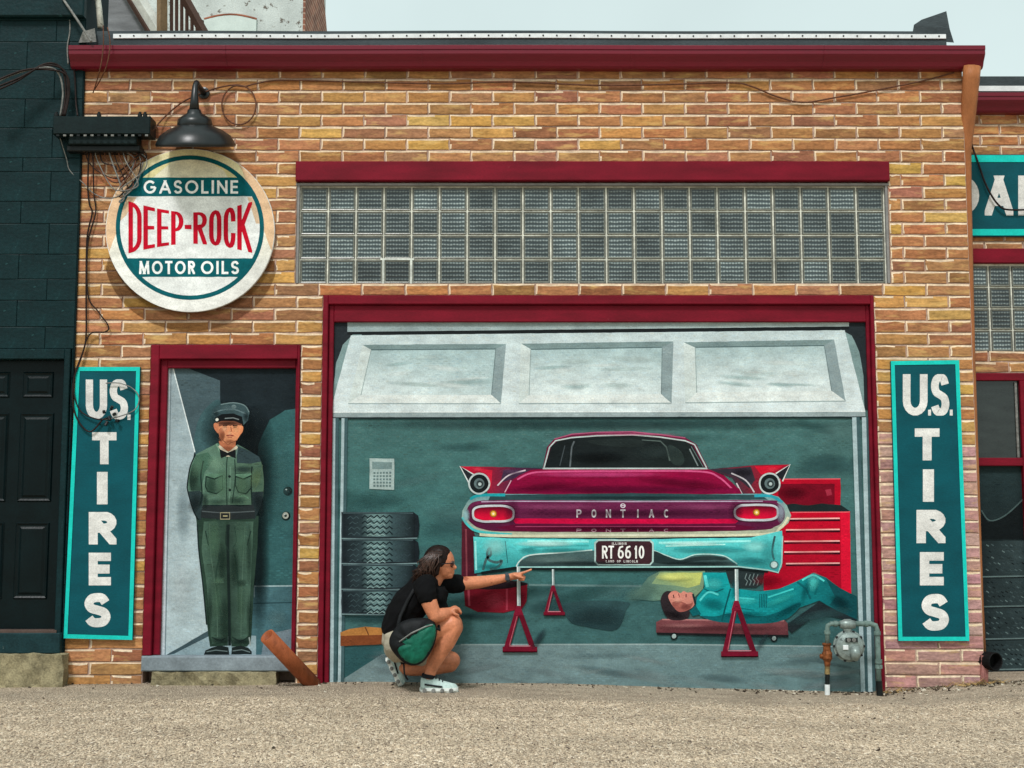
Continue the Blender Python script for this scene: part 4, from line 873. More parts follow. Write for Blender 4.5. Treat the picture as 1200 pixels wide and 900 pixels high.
shade(CAR, [(700, 556, 90, 4, (206, 70, 130), .6, 0), (800, 566, 60, 6, (96, 4, 40), .6, .1), (640, 570, 46, 5, (96, 4, 40), .6, -.1), (720, 573, 120, 5, (92, 6, 44), .7, 0),
 (650, 594, 60, 4, (150, 70, 112), .5, 0), (830, 594, 50, 4, (150, 70, 112), .5, 0), (740, 601, 150, 5, (60, 14, 40), .55, 0), (740, 619, 120, 3, (54, 6, 28), .6, 0), (600, 600, 10, 16, (60, 14, 40), .5, 0), (862, 600, 10, 16, (60, 14, 40), .5, 0),
 (580, 640, 16, 12, (160, 232, 228), .55, 0), (640, 637, 40, 4, (196, 240, 234), .7, 0), (660, 645, 36, 4, (40, 120, 122), .6, 0), (620, 645, 14, 5, (40, 130, 132), .5, 0), (810, 637, 40, 3, (204, 242, 236), .7, 0), (830, 645, 50, 4, (44, 130, 134), .6, 0), (885, 640, 18, 8, (150, 226, 222), .6, 0), (880, 658, 26, 6, (36, 118, 122), .6, 0), (900, 648, 10, 18, (60, 160, 162), .5, 0), (575, 664, 18, 4, (30, 106, 110), .6, 0),
 (650, 656, 44, 5, (104, 128, 126), .5, 0), (690, 660, 60, 3, (26, 36, 38), .6, 0), (820, 660, 50, 3, (20, 30, 32), .7, 0), (600, 553, 16, 4, (90, 60, 90), .6, .1), (870, 553, 14, 5, (30, 28, 36), .6, 0), (905, 550, 8, 3, (236, 60, 80), .6, 0), (560, 550, 8, 3, (226, 60, 84), .6, 0), (740, 509, 60, 1.6, (176, 90, 124), .6, 0), (700, 536, 40, 8, (12, 16, 18), .6, 0), (770, 530, 30, 10, (50, 62, 62), .5, 0),
 (740, 583, 130, 2.4, (20, 34, 38), .6, 0), (740, 627, 140, 1.6, (236, 234, 214), .6, 0), (915, 600, 6, 14, (150, 160, 176), .7, 0), (546, 604, 5, 10, (150, 190, 196), .7, 0)])
shade(o, [(836, 684, 12, 8, (80, 206, 204), .5, 0), (836, 708, 18, 8, (6, 96, 102), .55, .2), (872, 704, 20, 5, (66, 196, 192), .45, 0), (872, 720, 30, 5, (4, 74, 80), .6, 0), (915, 702, 22, 5, (50, 184, 180), .5, -.4), (925, 714, 22, 5, (4, 70, 76), .6, -.5), (953, 682, 8, 12, (86, 212, 206), .5, .2), (944, 692, 5, 14, (6, 84, 90), .55, .3), (985, 706, 14, 8, (8, 44, 50), .6, .4), (790, 720, 16, 5, (24, 18, 22), .6, .2), (794, 703, 7, 4, (222, 158, 140), .6, 0), (803, 711, 8, 4, (120, 60, 56), .6, 0), (862, 690, 6, 14, (6, 92, 98), .5, 0)])
shade(MUR, [(850, 736, 80, 4, (70, 34, 40), .5, 0), (800, 733, 30, 3, (168, 112, 112), .5, 0), (640, 712, 30, 10, (40, 66, 70), .4, 0), (700, 722, 40, 14, (34, 52, 56), .5, 0), (580, 704, 14, 12, (168, 60, 78), .4, 0), (610, 704, 8, 14, (60, 8, 20), .5, 0), (950, 640, 30, 40, (214, 30, 60), .25, 0), (930, 578, 20, 9, (60, 4, 18), .5, 0), (900, 680, 20, 8, (110, 4, 24), .6, 0), (790, 676, 24, 5, (226, 226, 130), .7, 0), (750, 694, 22, 10, (96, 128, 116), .5, -.4), (860, 748, 90, 4, (24, 40, 44), .5, 0), (445, 725, 60, 6, (30, 52, 56), .6, 0), (560, 722, 50, 5, (28, 48, 52), .6, 0), (960, 722, 44, 8, (54, 86, 88), .5, -.2)])
# jack stands
def jack(ax, ay, lx, rx, by, post_y, s, hole):
    m = MB(); c = (112, 18, 40)
    cv.line(m, [(ax, post_y), (ax + .6, ay + 4)], 4.2 * s, (150, 164, 164)); cv.line(m, [(ax - 1 * s, post_y), (ax - .5, ay + 2)], 1.2 * s, (214, 222, 220))
    cv.line(m, [(ax, ay), (lx + 3.5 * s, by)], [5.4 * s, 6.6 * s], c); cv.line(m, [(ax, ay), (rx - 3.5 * s, by)], [5.4 * s, 6.6 * s], (96, 14, 34)); cv.line(m, [(lx, by - 3 * s), (rx, by - 3 * s)], 6.4 * s, c)
    cv.poly(m, [(ax - 6 * s, ay + 9 * s), (ax - 2.5 * s, ay - 2 * s), (ax + 2.5 * s, ay - 2 * s), (ax + 6 * s, ay + 9 * s)], (124, 22, 46)); cv.line(m, [(lx + 8 * s, by - 7 * s), (rx - 8 * s, by - 7 * s)], 1.0, (190, 120, 130)); cv.line(m, [(ax - 1.5 * s, ay + 10 * s), (lx + 8 * s, by - 8 * s)], .9, (176, 92, 104)); cv.line(m, [(lx, by), (rx, by)], 1.2, (52, 8, 20))
    fin(m, 'painted_jack_stand', MUR)
jack(607.5, 712, 589, 629.5, 764, 664, 1.0, 1); jack(648, 687, 637, 662, 721, 667, .62, 1); jack(863, 706, 845, 888.5, 769.5, 667, 1.0, 1)
m = MB(); cv.blob(m, 632, 748, 16, 5, (34, 48, 54), .8, -1.0); fin(m, 'painted_shadow', MUR, GLAZE); m = MB(); cv.blob(m, 893, 752, 14, 4, (34, 48, 54), .6, -1.0); fin(m, 'painted_shadow', MUR, GLAZE)

# ------------------------------------------------------------------ doorway mural
YD = 0.050
DMU = empty('doorway_mural', P(265, 768, YD), 'mural of an attendant in green uniform and cap, painted inside the red doorway', 'mural')
pm = MB(); pm.box(do[0] + .002, do[1] - .002, YD + .001, .155, ZSILL + .001, do[2] - .002); fin(pm, 'backing_panel', DMU, mat('doorway_ground', (30, 40, 44), .7, .2, 4))
cv = Canvas(YD); m = MB()
cv.poly(m, [(184, 424), (352, 424), (346, 770), (176, 770)], (30, 38, 43), grad=((300, 440), (300, 700), (24, 44, 48)))
cv.poly(m, [(300, 690), (299, 560), (303, 520), (316, 492), (334, 481), (352, 478), (350, 690)], (44, 80, 82), grad=((300, 600), (335, 600), (56, 98, 100)))
cv.poly(m, [(297, 687), (348, 687), (346, 768), (290, 768)], (66, 100, 107)); cv.line(m, [(298, 687), (348, 686.5)], 1.6, (150, 172, 176)); cv.line(m, [(297, 707), (348, 706)], 1.2, (38, 66, 72)); cv.line(m, [(298, 688), (298, 700)], 1.2, (130, 152, 156)); cv.poly(m, [(306, 768), (309, 752), (322, 741), (346, 736), (346, 768)], (112, 126, 134), sm=False)
fin(m, 'painted_interior', DMU); m = MB()
cv.poly(m, [(200, 424), (258, 446), (258, 520), (240, 545), (228, 530)], (74, 92, 98), grad=((205, 440), (258, 500), (66, 84, 90))); cv.poly(m, [(240, 480), (258, 470), (258, 520), (240, 545), (228, 528), (230, 500)], (60, 88, 92), sm=True)
cv.poly(m, [(201, 424), (228, 529), (222, 560), (230, 610), (238, 690), (245, 742), (194, 768), (196, 560)], (150, 166, 172), grad=((200, 470), (215, 740), (172, 188, 192)))
cv.poly(m, [(194, 768), (244, 742), (300, 745), (300, 768)], (142, 162, 168)); cv.poly(m, [(194, 768), (244, 739), (246, 745), (204, 766)], (62, 80, 86)); cv.line(m, [(201.5, 426), (228.5, 530)], 1.2, (216, 224, 224)); cv.blob(m, 0, 0, .01, .01, (0, 0, 0), 0) if False else None
cv.poly(m, [(186, 424), (201, 424), (194, 768), (178, 768)], (186, 196, 202)); cv.line(m, [(200.5, 430), (193.5, 768)], 1.4, (116, 132, 138))
fin(m, 'painted_open_door', DMU)
for yy in (448, 581, 724):
    m = MB(); x = 194.5 - (yy - 440) * .027; cv.poly(m, [(x - 2, yy - 17), (x + 2.5, yy - 17), (x + 2, yy + 15), (x - 2.5, yy + 15)], (134, 150, 156)); cv.line(m, [(x + 2.6, yy - 17), (x + 2.1, yy + 15)], 1.0, (60, 76, 80)); cv.line(m, [(x - 2, yy - 17), (x - 2.5, yy + 15)], .7, (226, 230, 232)); fin(m, 'painted_hinge', DMU)
for xx, yy, c in ((336.5, 575, (20, 26, 28)), (334.5, 604, (188, 190, 178))):
    m = MB(); cv.ellipse(m, xx + .8, yy + .8, 5.4, 5.4, (14, 20, 22), 16); cv.ellipse(m, xx, yy, 3.8, 3.8, c, 14); cv.ellipse(m, xx, yy, 1.7, 1.7, (40, 44, 44), 10); cv.ellipse(m, xx - 1, yy - 1.4, 1.0, .8, (210, 216, 214), 8); fin(m, 'painted_knob', DMU)
def U6(pts): return [(160 + a / 6.0, 460 + b / 6.0) for a, b in pts]
def W4(pts): return [(160 + a / 4.09, 600 + b / 4.09) for a, b in pts]
g_ = MB(); cv.blob(g_, 298, 560, 30, 90, (14, 20, 22), .85); cv.blob(g_, 268, 505, 34, 40, (14, 20, 22), .8); cv.blob(g_, 303, 660, 14, 90, (12, 22, 24), .8); cv.blob(g_, 330, 560, 14, 70, (66, 104, 104), .35); cv.blob(g_, 212, 690, 18, 50, (196, 206, 208), .4); cv.blob(g_, 215, 600, 10, 40, (124, 142, 148), .5); cv.blob(g_, 325, 725, 14, 12, (96, 128, 132), .4)
fin(g_, 'brushed_patches', DMU, GLAZE)
m = MB()
# trousers
cv.poly(m, W4([(285, 20), (585, 20), (580, 150), (563, 350), (548, 620), (530, 645), (455, 645), (442, 500), (438, 640), (352, 645), (340, 560), (318, 350), (296, 180)]), (40, 60, 50))
cv.poly(m, W4([(322, 45), (430, 45), (428, 180), (432, 400), (430, 620), (362, 632), (352, 560), (336, 350), (312, 180)]), (70, 96, 82), sm=False, grad=(W4([(310, 200)])[0], W4([(430, 200)])[0], (44, 64, 54)))
cv.poly(m, W4([(440, 45), (560, 45), (556, 160), (548, 350), (536, 600), (460, 630), (452, 420), (446, 180)]), (68, 94, 80), grad=(W4([(560, 300)])[0], W4([(446, 300)])[0], (44, 62, 54)))
for a in (([(440, 60), (438, 180), (443, 420), (446, 640)], 3.2, (22, 34, 32)), ([(432, 60), (428, 150), (445, 190)], 1.2, (30, 46, 40)), ([(350, 60), (356, 200), (382, 400), (388, 600)], 1.0, (74, 98, 84)), ([(520, 70), (510, 240), (504, 420), (500, 600)], 1.0, (72, 96, 82)), ([(470, 200), (486, 330), (490, 480)], 2.2, (40, 62, 52)), ([(400, 200), (380, 320), (400, 480)], 2.0, (42, 64, 54)), ([(330, 90), (345, 160)], 1.5, (34, 54, 46)), ([(548, 90), (530, 160)], 1.5, (34, 54, 46)), ([(360, 338), (420, 336)], 1.0, (76, 100, 86)), ([(360, 600), (400, 615), (432, 600)], 1.6, (30, 46, 40)), ([(458, 600), (500, 618), (538, 596)], 1.6, (30, 46, 40)), ([(292, 60), (298, 180), (318, 350), (336, 540)], 1.5, (24, 36, 36)), ([(470, 70), (478, 140), (462, 170)], 1.0, (34, 54, 46))):
    cv.line(m, W4(a[0]), a[1], a[2], sm=True)
MAN = fin(m, 'painted_attendant', DMU)
m = MB(); cv.poly(m, W4([(322, 684), (330, 664), (360, 650), (400, 640), (440, 648), (444, 684)]), (26, 34, 34), sm=False); cv.poly(m, W4([(454, 682), (456, 650), (500, 640), (535, 650), (552, 668), (552, 682)]), (26, 34, 34)); cv.line(m, W4([(335, 670), (380, 662), (436, 668)]), 1.2, (96, 110, 108)); cv.line(m, W4([(460, 666), (505, 660), (545, 672)]), 1.2, (96, 110, 108)); cv.line(m, W4([(540, 600), (546, 640)]), 1.6, (150, 160, 156)); fin(m, 'shoes', MAN)
m = MB()   # shirt
cv.poly(m, U6([(415, 435), (570, 355), (640, 400), (712, 365), (800, 415), (862, 452), (885, 510), (897, 640), (890, 730), (868, 810), (830, 890), (810, 880), (808, 790), (470, 790), (450, 890), (435, 895), (400, 830), (362, 710), (360, 640), (380, 520)]), (88, 118, 102), grad=(U6([(500, 500)])[0], U6([(890, 640)])[0], (70, 94, 78)))
cv.poly(m, U6([(362, 695), (445, 690), (470, 720), (455, 895), (435, 898), (400, 830)]), (42, 56, 58)); cv.poly(m, U6([(808, 700), (892, 695), (888, 740), (868, 810), (832, 892), (805, 880)]), (36, 48, 50))
cv.poly(m, U6([(705, 372), (800, 415), (862, 452), (876, 485), (800, 500), (705, 495)]), (48, 64, 68)); cv.poly(m, U6([(420, 440), (500, 420), (540, 470), (480, 560), (455, 690), (380, 690), (372, 600), (388, 520)]), (66, 98, 82), grad=(U6([(470, 500)])[0], U6([(370, 600)])[0], (48, 70, 60))); pass
for a in (([(415, 435), (378, 520), (358, 640), (362, 700), (400, 832), (436, 896)], 1.4, (18, 28, 30)), ([(470, 480), (452, 580), (460, 700), (445, 800)], 1.5, (24, 40, 36)), ([(812, 520), (806, 640), (812, 780)], 1.6, (24, 40, 36)), ([(640, 430), (632, 560), (636, 790)], 1.2, (30, 50, 42)), ([(690, 470), (694, 600), (672, 780)], 1.2, (34, 54, 46)), ([(660, 520), (658, 660), (650, 780)], 1.6, (96, 126, 108)), ([(885, 510), (850, 640), (820, 690)], 1.0, (84, 106, 84)), ([(500, 740), (560, 720), (620, 745)], 1.2, (88, 116, 98)), ([(700, 745), (750, 725), (790, 745)], 1.4, (88, 122, 98)), ([(560, 360), (600, 440), (620, 455)], 1.6, (112, 148, 126)), ([(712, 368), (700, 440), (680, 462)], 1.4, (96, 118, 112))):
    cv.line(m, U6(a[0]), a[1], a[2], sm=True)
for yy in (590, 685): cv.ellipse(m, *U6([(655, yy)])[0], 1.6, 1.6, (22, 34, 32), 10)
SHIRT = fin(m, 'shirt', MAN)
for pk in ([(490, 585), (604, 585), (606, 680), (560, 712), (500, 695), (484, 660)], [(696, 570), (806, 575), (806, 670), (770, 712), (715, 700), (694, 650)]):
    m = MB(); q = U6(pk); cv.poly(m, q, (78, 106, 90), grad=(q[0], q[4], (62, 86, 72))); cv.line(m, q + q[:1], 1.4, (26, 44, 38), sm=False); x0, x1 = pk[0][0], pk[1][0]; cv.poly(m, U6([(x0, 570), (x1, 570), (x1, 582), ((x0 + x1) / 2, 606), (x0, 590)]), (94, 130, 108)); cv.line(m, U6([(x0, 590), ((x0 + x1) / 2, 608), (x1, 584)]), 1.5, (20, 36, 32)); fin(m, 'pocket', MAN)
m = MB(); cv.poly(m, U6([(468, 790), (560, 800), (640, 790), (720, 800), (822, 790), (835, 840), (830, 885), (700, 892), (590, 892), (450, 880), (455, 830)]), (36, 42, 44)); cv.line(m, U6([(460, 835), (590, 845), (700, 842), (830, 835)]), 1.2, (78, 86, 88)); b_ = U6([(590, 845), (655, 845), (655, 890), (590, 890)]); cv.poly(m, b_, (34, 36, 36)); cv.line(m, b_, 1.2, (150, 142, 114), closed=True); cv.line(m, U6([(608, 868), (640, 868)]), 1.2, (170, 160, 120)); fin(m, 'belt', MAN)
m = MB()   # head
cv.poly(m, U6([(578, 340), (590, 385), (645, 415), (695, 385), (700, 335)]), (172, 104, 74)); cv.poly(m, U6([(572, 200), (738, 200), (740, 262), (728, 300), (706, 335), (672, 362), (640, 366), (606, 350), (586, 318), (576, 280)]), (200, 132, 96), sm=False, grad=(U6([(580, 260)])[0], U6([(740, 260)])[0], (222, 146, 104)))
cv.poly(m, U6([(572, 220), (548, 214), (544, 240), (556, 270), (576, 284)]), (186, 116, 84), sm=True); cv.poly(m, U6([(738, 236), (750, 244), (744, 276), (722, 300)]), (214, 134, 92), sm=True)
cv.poly(m, U6([(574, 200), (736, 200), (738, 232), (690, 226), (660, 236), (620, 226), (578, 240)]), (112, 68, 52)); cv.poly(m, U6([(580, 262), (600, 250), (620, 290), (604, 340), (588, 318)]), (168, 102, 74), sm=True)
for a in (([(606, 232), (640, 230)], 1.6, (52, 32, 28)), ([(676, 232), (710, 234)], 1.6, (52, 32, 28)), ([(612, 243), (634, 243)], 1.3, (40, 28, 26)), ([(682, 244), (704, 245)], 1.3, (40, 28, 26)), ([(662, 240), (668, 272), (652, 278)], 1.1, (150, 84, 60)), ([(632, 303), (655, 299), (682, 304)], 1.4, (140, 62, 52)), ([(640, 314), (672, 314)], 1.0, (168, 96, 76)), ([(590, 318), (640, 366), (706, 335)], 1.0, (140, 84, 62))):
    cv.line(m, U6(a[0]), a[1], a[2])
cv.poly(m, U6([(584, 368), (645, 420), (702, 372), (712, 385), (660, 450), (630, 450), (574, 380)]), (200, 190, 168)); cv.poly(m, U6([(584, 398), (640, 424), (695, 398), (697, 462), (645, 442), (592, 460)]), (20, 24, 26)); fin(m, 'painted_head', MAN)
m = MB(); cv.poly(m, U6([(560, 205), (528, 140), (545, 108), (592, 82), (680, 70), (758, 88), (795, 140), (785, 195), (752, 228), (735, 196), (660, 176), (590, 190)]), (52, 72, 76), grad=(U6([(600, 90)])[0], U6([(760, 200)])[0], (64, 84, 88))); cv.poly(m, U6([(548, 178), (600, 152), (680, 146), (742, 170), (752, 226), (700, 204), (650, 194), (600, 198), (566, 210)]), (18, 22, 24)); cv.line(m, U6([(545, 140), (610, 122), (690, 120), (770, 150)]), 1.4, (92, 112, 116), sm=True); cv.line(m, U6([(620, 182), (680, 178), (720, 190)]), 1.1, (120, 130, 130)); cv.ellipse(m, *U6([(684, 100)])[0], 3.0, 2.4, (104, 122, 124), 12); cv.ellipse(m, *U6([(567, 190)])[0], 1.8, 1.8, (206, 206, 196), 10); cv.line(m, U6([(592, 84), (680, 72), (758, 90), (792, 138)]), 1.2, (108, 128, 130), sm=True); fin(m, 'cap', MAN)

shade(MAN, [U6([(a, b_)])[0] + (rx, ry, c_, al, ro) for a, b_, rx, ry, c_, al, ro in (
 (560, 500, 12, 10, (124, 160, 136), .5, .3), (600, 640, 7, 22, (96, 132, 106), .5, 0), (520, 650, 8, 16, (40, 66, 54), .5, 0), (750, 540, 14, 5, (38, 52, 54), .6, 0), (840, 600, 8, 14, (96, 118, 84), .45, .2), (400, 600, 7, 18, (34, 52, 44), .6, .15), (430, 520, 8, 14, (92, 126, 104), .5, .3), (740, 650, 9, 14, (92, 124, 98), .45, 0), (700, 760, 14, 6, (34, 54, 46), .55, 0), (560, 770, 16, 5, (40, 62, 52), .5, 0), (480, 760, 5, 12, (26, 40, 38), .6, 0), (410, 780, 8, 14, (26, 36, 38), .6, .2), (860, 780, 7, 16, (24, 34, 36), .6, -.2),
 (620, 255, 5, 4, (228, 170, 132), .6, 0), (700, 265, 5, 6, (236, 170, 122), .6, 0), (655, 285, 3, 3, (236, 176, 134), .6, 0), (600, 310, 4, 7, (140, 82, 58), .6, .2), (655, 345, 8, 3, (150, 90, 64), .6, 0), (640, 215, 12, 2.4, (64, 40, 32), .6, 0), (640, 395, 9, 4, (120, 70, 50), .5, 0), (650, 110, 12, 4, (92, 114, 118), .5, 0), (770, 170, 4, 7, (30, 42, 46), .6, 0), (560, 150, 4, 6, (34, 48, 50), .6, 0))])
shade(MAN, [W4([(a, b_)])[0] + (rx, ry, c_, al, ro) for a, b_, rx, ry, c_, al, ro in (
 (370, 130, 9, 26, (78, 110, 88), .5, 0), (410, 240, 6, 26, (32, 50, 42), .6, 0), (500, 140, 9, 26, (76, 106, 88), .45, 0), (470, 260, 6, 26, (30, 48, 40), .6, 0), (540, 200, 4, 40, (34, 52, 44), .5, 0), (385, 420, 7, 26, (74, 104, 84), .45, 0), (420, 520, 6, 30, (34, 52, 44), .55, 0), (500, 430, 6, 30, (72, 100, 82), .45, 0), (540, 500, 4, 30, (30, 46, 40), .5, 0), (350, 470, 4, 30, (32, 50, 42), .5, 0), (390, 330, 9, 5, (84, 116, 94), .5, 0), (500, 340, 8, 5, (36, 54, 46), .5, 0), (400, 615, 14, 4, (24, 36, 34), .6, 0), (500, 620, 13, 4, (24, 36, 34), .6, 0))])
# ------------------------------------------------------------------ tall teal tyre signs
def tyre_sign(name, corners, lets, label):
    Y0 = -0.030; tl, tr, br, bl = corners; zb = P(*bl, Y0)
    root = empty(name, (P(*bl, Y0) + P(*br, Y0)) / 2, label, 'sign', 'tall teal tyre signs')
    mb = MB(); vs = [P(*c, Y0) for c in (tl, tr, br, bl)] + [P(*c, Y0) + Vector((0, .027, 0)) for c in (tl, tr, br, bl)]
    mb.add(vs, [(0, 1, 2, 3), (7, 6, 5, 4)] + [(i, (i + 1) % 4, 4 + (i + 1) % 4, 4 + i) for i in range(4)]); mb.build('board', TEAL, root)
    mb = MB(); cx = sum(c[0] for c in corners) / 4; cy = sum(c[1] for c in corners) / 4
    ins = [(c[0] + (4.5 if c[0] < cx else -4.5), c[1] + (4.8 if c[1] < cy else -4.8)) for c in corners]
    vs = [P(*c, Y0 - .004) for c in corners] + [P(*c, Y0 - .004) for c in ins] + [P(*c, Y0 + .004) for c in corners] + [P(*c, Y0 + .004) for c in ins]
    fs = []
    for i in range(4):
        j = (i + 1) % 4; fs += [(i, j, 4 + j, 4 + i), (4 + i, 4 + j, 12 + j, 12 + i), (i, j, 8 + j, 8 + i)]
    mb.add(vs, fs); mb.build('border', TURQ, root)
    c2 = Canvas(Y0, .0003, False)
    for ch, x0, y0, x1, y1, th, tv in lets:
        m = MB()
        if ch == '.': c2.poly(m, [(x0, y0), (x1, y0), (x1, y1), (x0, y1)], (216, 214, 210))
        else: letter(c2, m, ch, x0, y0, x1, y1, th, (216, 214, 210), tv=tv)
        fin(m, 'letter', root)
    return root
tyre_sign('tyre_sign', [(1044, 423), (1124, 422), (1136, 751), (1053, 751)],
    [('U', 1058, 438.5, 1087, 487, 9, 9), ('S', 1091, 438.5, 1112.5, 487, 9, 8), ('.', 1087.6, 480, 1091, 487), ('.', 1113, 480, 1116.5, 487), ('T', 1072, 502, 1101, 539.5, 10.5, 9), ('I', 1081, 550, 1095, 588, 13, 13), ('R', 1074, 597.5, 1108, 636.5, 11, 10), ('E', 1078, 647, 1106, 686, 11, 9), ('S', 1080, 696, 1112, 739, 11, 11)] if False else
    [(a + ((None,) * (7 - len(a)))) for a in [('U', 1058, 438.5, 1087, 487, 9, 9), ('S', 1091, 438.5, 1112.5, 487, 9, 8), ('.', 1087.6, 480, 1091, 487), ('.', 1113, 480, 1116.5, 487), ('T', 1072, 502, 1101, 539.5, 10.5, 9), ('I', 1081, 550, 1095, 588, 13, 13), ('R', 1074, 597.5, 1108, 636.5, 11, 10), ('E', 1078, 647, 1106, 686, 11, 9), ('S', 1080, 696, 1112, 739, 11, 11)]],
    'tall teal tyre sign on the pink bricks right of the garage doorway')
tyre_sign('tyre_sign', [(89, 430), (164, 430), (155, 750), (74.5, 748)],
    [(a + ((None,) * (7 - len(a)))) for a in [('U', 100.5, 444.5, 125.5, 491.5, 8.5, 9), ('S', 128.5, 444.5, 150, 491.5, 8.5, 8), ('.', 149.5, 486, 153, 492), ('T', 108, 506.5, 136.5, 544, 10, 9), ('I', 113, 553, 126.7, 591, 12.5, 12), ('R', 104, 600, 136.5, 638, 10.5, 9.5), ('E', 104, 647.7, 130, 686, 10.5, 9), ('S', 99, 695, 129.5, 735, 10.5, 10.5)]],
    'tall teal tyre sign left of the red doorway, tangled with black wires')

# ------------------------------------------------------------------ round sign
YS = -0.030; RS = empty('round_sign', P(222.5, 365, YS), 'round white and teal gasoline sign with red lettering under the black lamp', 'sign')
def circ(cx, cy, rx, ry, n=64, a0=0, a1=360): return [(cx + rx * math.cos(math.radians(a0 + (a1 - a0) * k / n)), cy + ry * math.sin(math.radians(a0 + (a1 - a0) * k / n))) for k in range(n if a1 - a0 == 360 else n + 1)]
mb = MB(); c0 = circ(222.8, 270, 99, 95.5); vs = [P(*c, YS) for c in c0] + [P(*c, YS) + Vector((0, .028, 0)) for c in c0]; n_ = len(c0)
mb.add(vs, [tuple(range(n_)), tuple(range(2 * n_ - 1, n_ - 1, -1))] + [(i, (i + 1) % n_, n_ + (i + 1) % n_, n_ + i) for i in range(n_)]); mb.build('board', LETTER, RS)
cv = Canvas(YS, brush=False); m = MB()
def circ_clip(poly, cx, cy, rx, ry):
    n = 48; poly = list(poly)
    for k in range(n):
        a = 2 * math.pi * (k + .5) / n; nx_, ny_ = math.cos(a) / rx, math.sin(a) / ry; lim = math.cos(math.pi / n); out = []
        f = lambda p_: lim - ((p_[0] - cx) * nx_ + (p_[1] - cy) * ny_)
        for i in range(len(poly)):
            A, B = poly[i], poly[(i + 1) % len(poly)]; da, db = f(A), f(B)
            if da >= 0: out.append(A)
            if da * db < 0: t = da / (da - db); out.append((A[0] + (B[0] - A[0]) * t, A[1] + (B[1] - A[1]) * t))
        poly = out
        if not poly: return []
    return poly
cc = (222.8, 270, 98.4, 95); ci = (222.5, 266.7, 86, 84)
cv.poly(m, circ(*cc), (230, 229, 224)); cv.poly(m, circ_clip([(100, 150), (340, 150), (340, 275), (312, 298), (270, 220), (175, 220), (130, 297), (100, 275)], *cc) if False else circ(222.8, 270, 98.4, 95, 40, 162, 378), (222, 186, 150))
cv.poly(m, circ_clip([(180, 170), (266, 170), (284, 200), (320, 300), (322, 380), (124, 380), (126, 300), (164, 200)], *cc), (232, 222, 176), grad=((222, 190), (222, 320), (230, 229, 224)))
fin(m, 'painted_rim', RS); m = MB()
cv.poly(m, circ(*ci), (230, 232, 230)); cv.poly(m, circ_clip([(130, 175), (320, 175), (320, 209), (130, 209)], *ci), (226, 216, 160), grad=((222, 180), (222, 209), (216, 208, 158))); cv.poly(m, circ_clip([(178, 209), (206, 186), (236, 183), (262, 200), (268, 209)], *ci), (226, 222, 196))
cv.poly(m, [(145, 231), (160, 231), (148, 252), (138, 262)], (214, 186, 156)); cv.poly(m, [(290, 231), (300, 231), (306, 262), (300, 262)], (214, 186, 156)); fin(m, 'painted_face', RS)
m = MB(); cv.poly(m, circ_clip([(120, 208), (330, 208), (330, 230), (120, 230)], *ci), (10, 92, 100)); fin(m, 'band', RS); m = MB(); cv.poly(m, circ_clip([(120, 302.7), (330, 302.7), (330, 324.5), (120, 324.5)], *ci), (10, 92, 100)); fin(m, 'band', RS)
m = MB(); cv.line(m, circ(222.5, 266.7, 84.4, 82.2), 5.0, (10, 88, 96), closed=True); fin(m, 'ring', RS)
def word(s_, x0, x1, y0, y1, th, col, wide, name='lettering'):
    tot = sum(wide.get(c, 1.0) for c in s_) + .28 * (len(s_) - 1); u = (x1 - x0) / tot; x = x0
    for c in s_:
        w_ = wide.get(c, 1.0) * u
        if c != ' ': m = MB(); letter(cv, m, c, x, y0, x + w_, y1, th, col); fin(m, 'letter', RS)
        x += w_ + .28 * u
wd_ = {'I': .26, 'L': .68, 'E': .72, 'S': .78, 'O': 1.25, 'G': 1.2, 'A': 1.1, 'M': 1.2, 'T': .85, 'N': .98, 'R': .8, ' ': .15}
word('GASOLINE', 168.3, 279, 211.3, 226.9, 2.7, (240, 242, 240), wd_); word('MOTOR', 163, 228.5, 305.8, 321.2, 2.7, (240, 242, 240), wd_); word('OILS', 235.5, 280, 305.8, 321.2, 2.7, (240, 242, 240), wd_)
def wtop(x): t = (x - 224) / 74.0; return 249 - 13.5 * abs(t) ** 1.7
def wbot(x): t = (x - 224) / 74.0; return 285.5 + 11.5 * abs(t) ** 1.7
def dwarp(x, y): t = (y - 236) / 60.0; return (x, wtop(x) + (wbot(x) - wtop(x)) * t)
m = MB()
for ch, x0, x1 in (('d', 150.5, 166), ('E', 168, 181.5), ('E', 184, 198), ('p', 200.5, 215), ('r', 226.5, 242.5), ('o', 245, 259.5), ('c', 262, 276), ('K', 278, 295.5)):
    m = MB(); letter(cv, m, ch, x0, 236, x1, 296, 5.3, (196, 16, 42), dwarp); fin(m, 'letter', RS)
m = MB(); cv.poly(m, [(216.5, 263.5), (224.5, 263.5), (224.5, 268.5), (216.5, 268.5)], (196, 16, 42)); fin(m, 'hyphen', RS)
# shadow shape painted on the bricks below the sign (hard-edged paint, part of the sign painter's work)
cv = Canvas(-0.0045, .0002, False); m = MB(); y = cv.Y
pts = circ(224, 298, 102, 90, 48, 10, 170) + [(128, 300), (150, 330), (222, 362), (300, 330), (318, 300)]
vs = [P(a, b, y) for a, b in pts]; m.add(vs, [tuple(range(len(vs)))], L4((64, 34, 10), .42)); SHD = fin(m, 'painted_drop_shadow', RS, GLAZE)

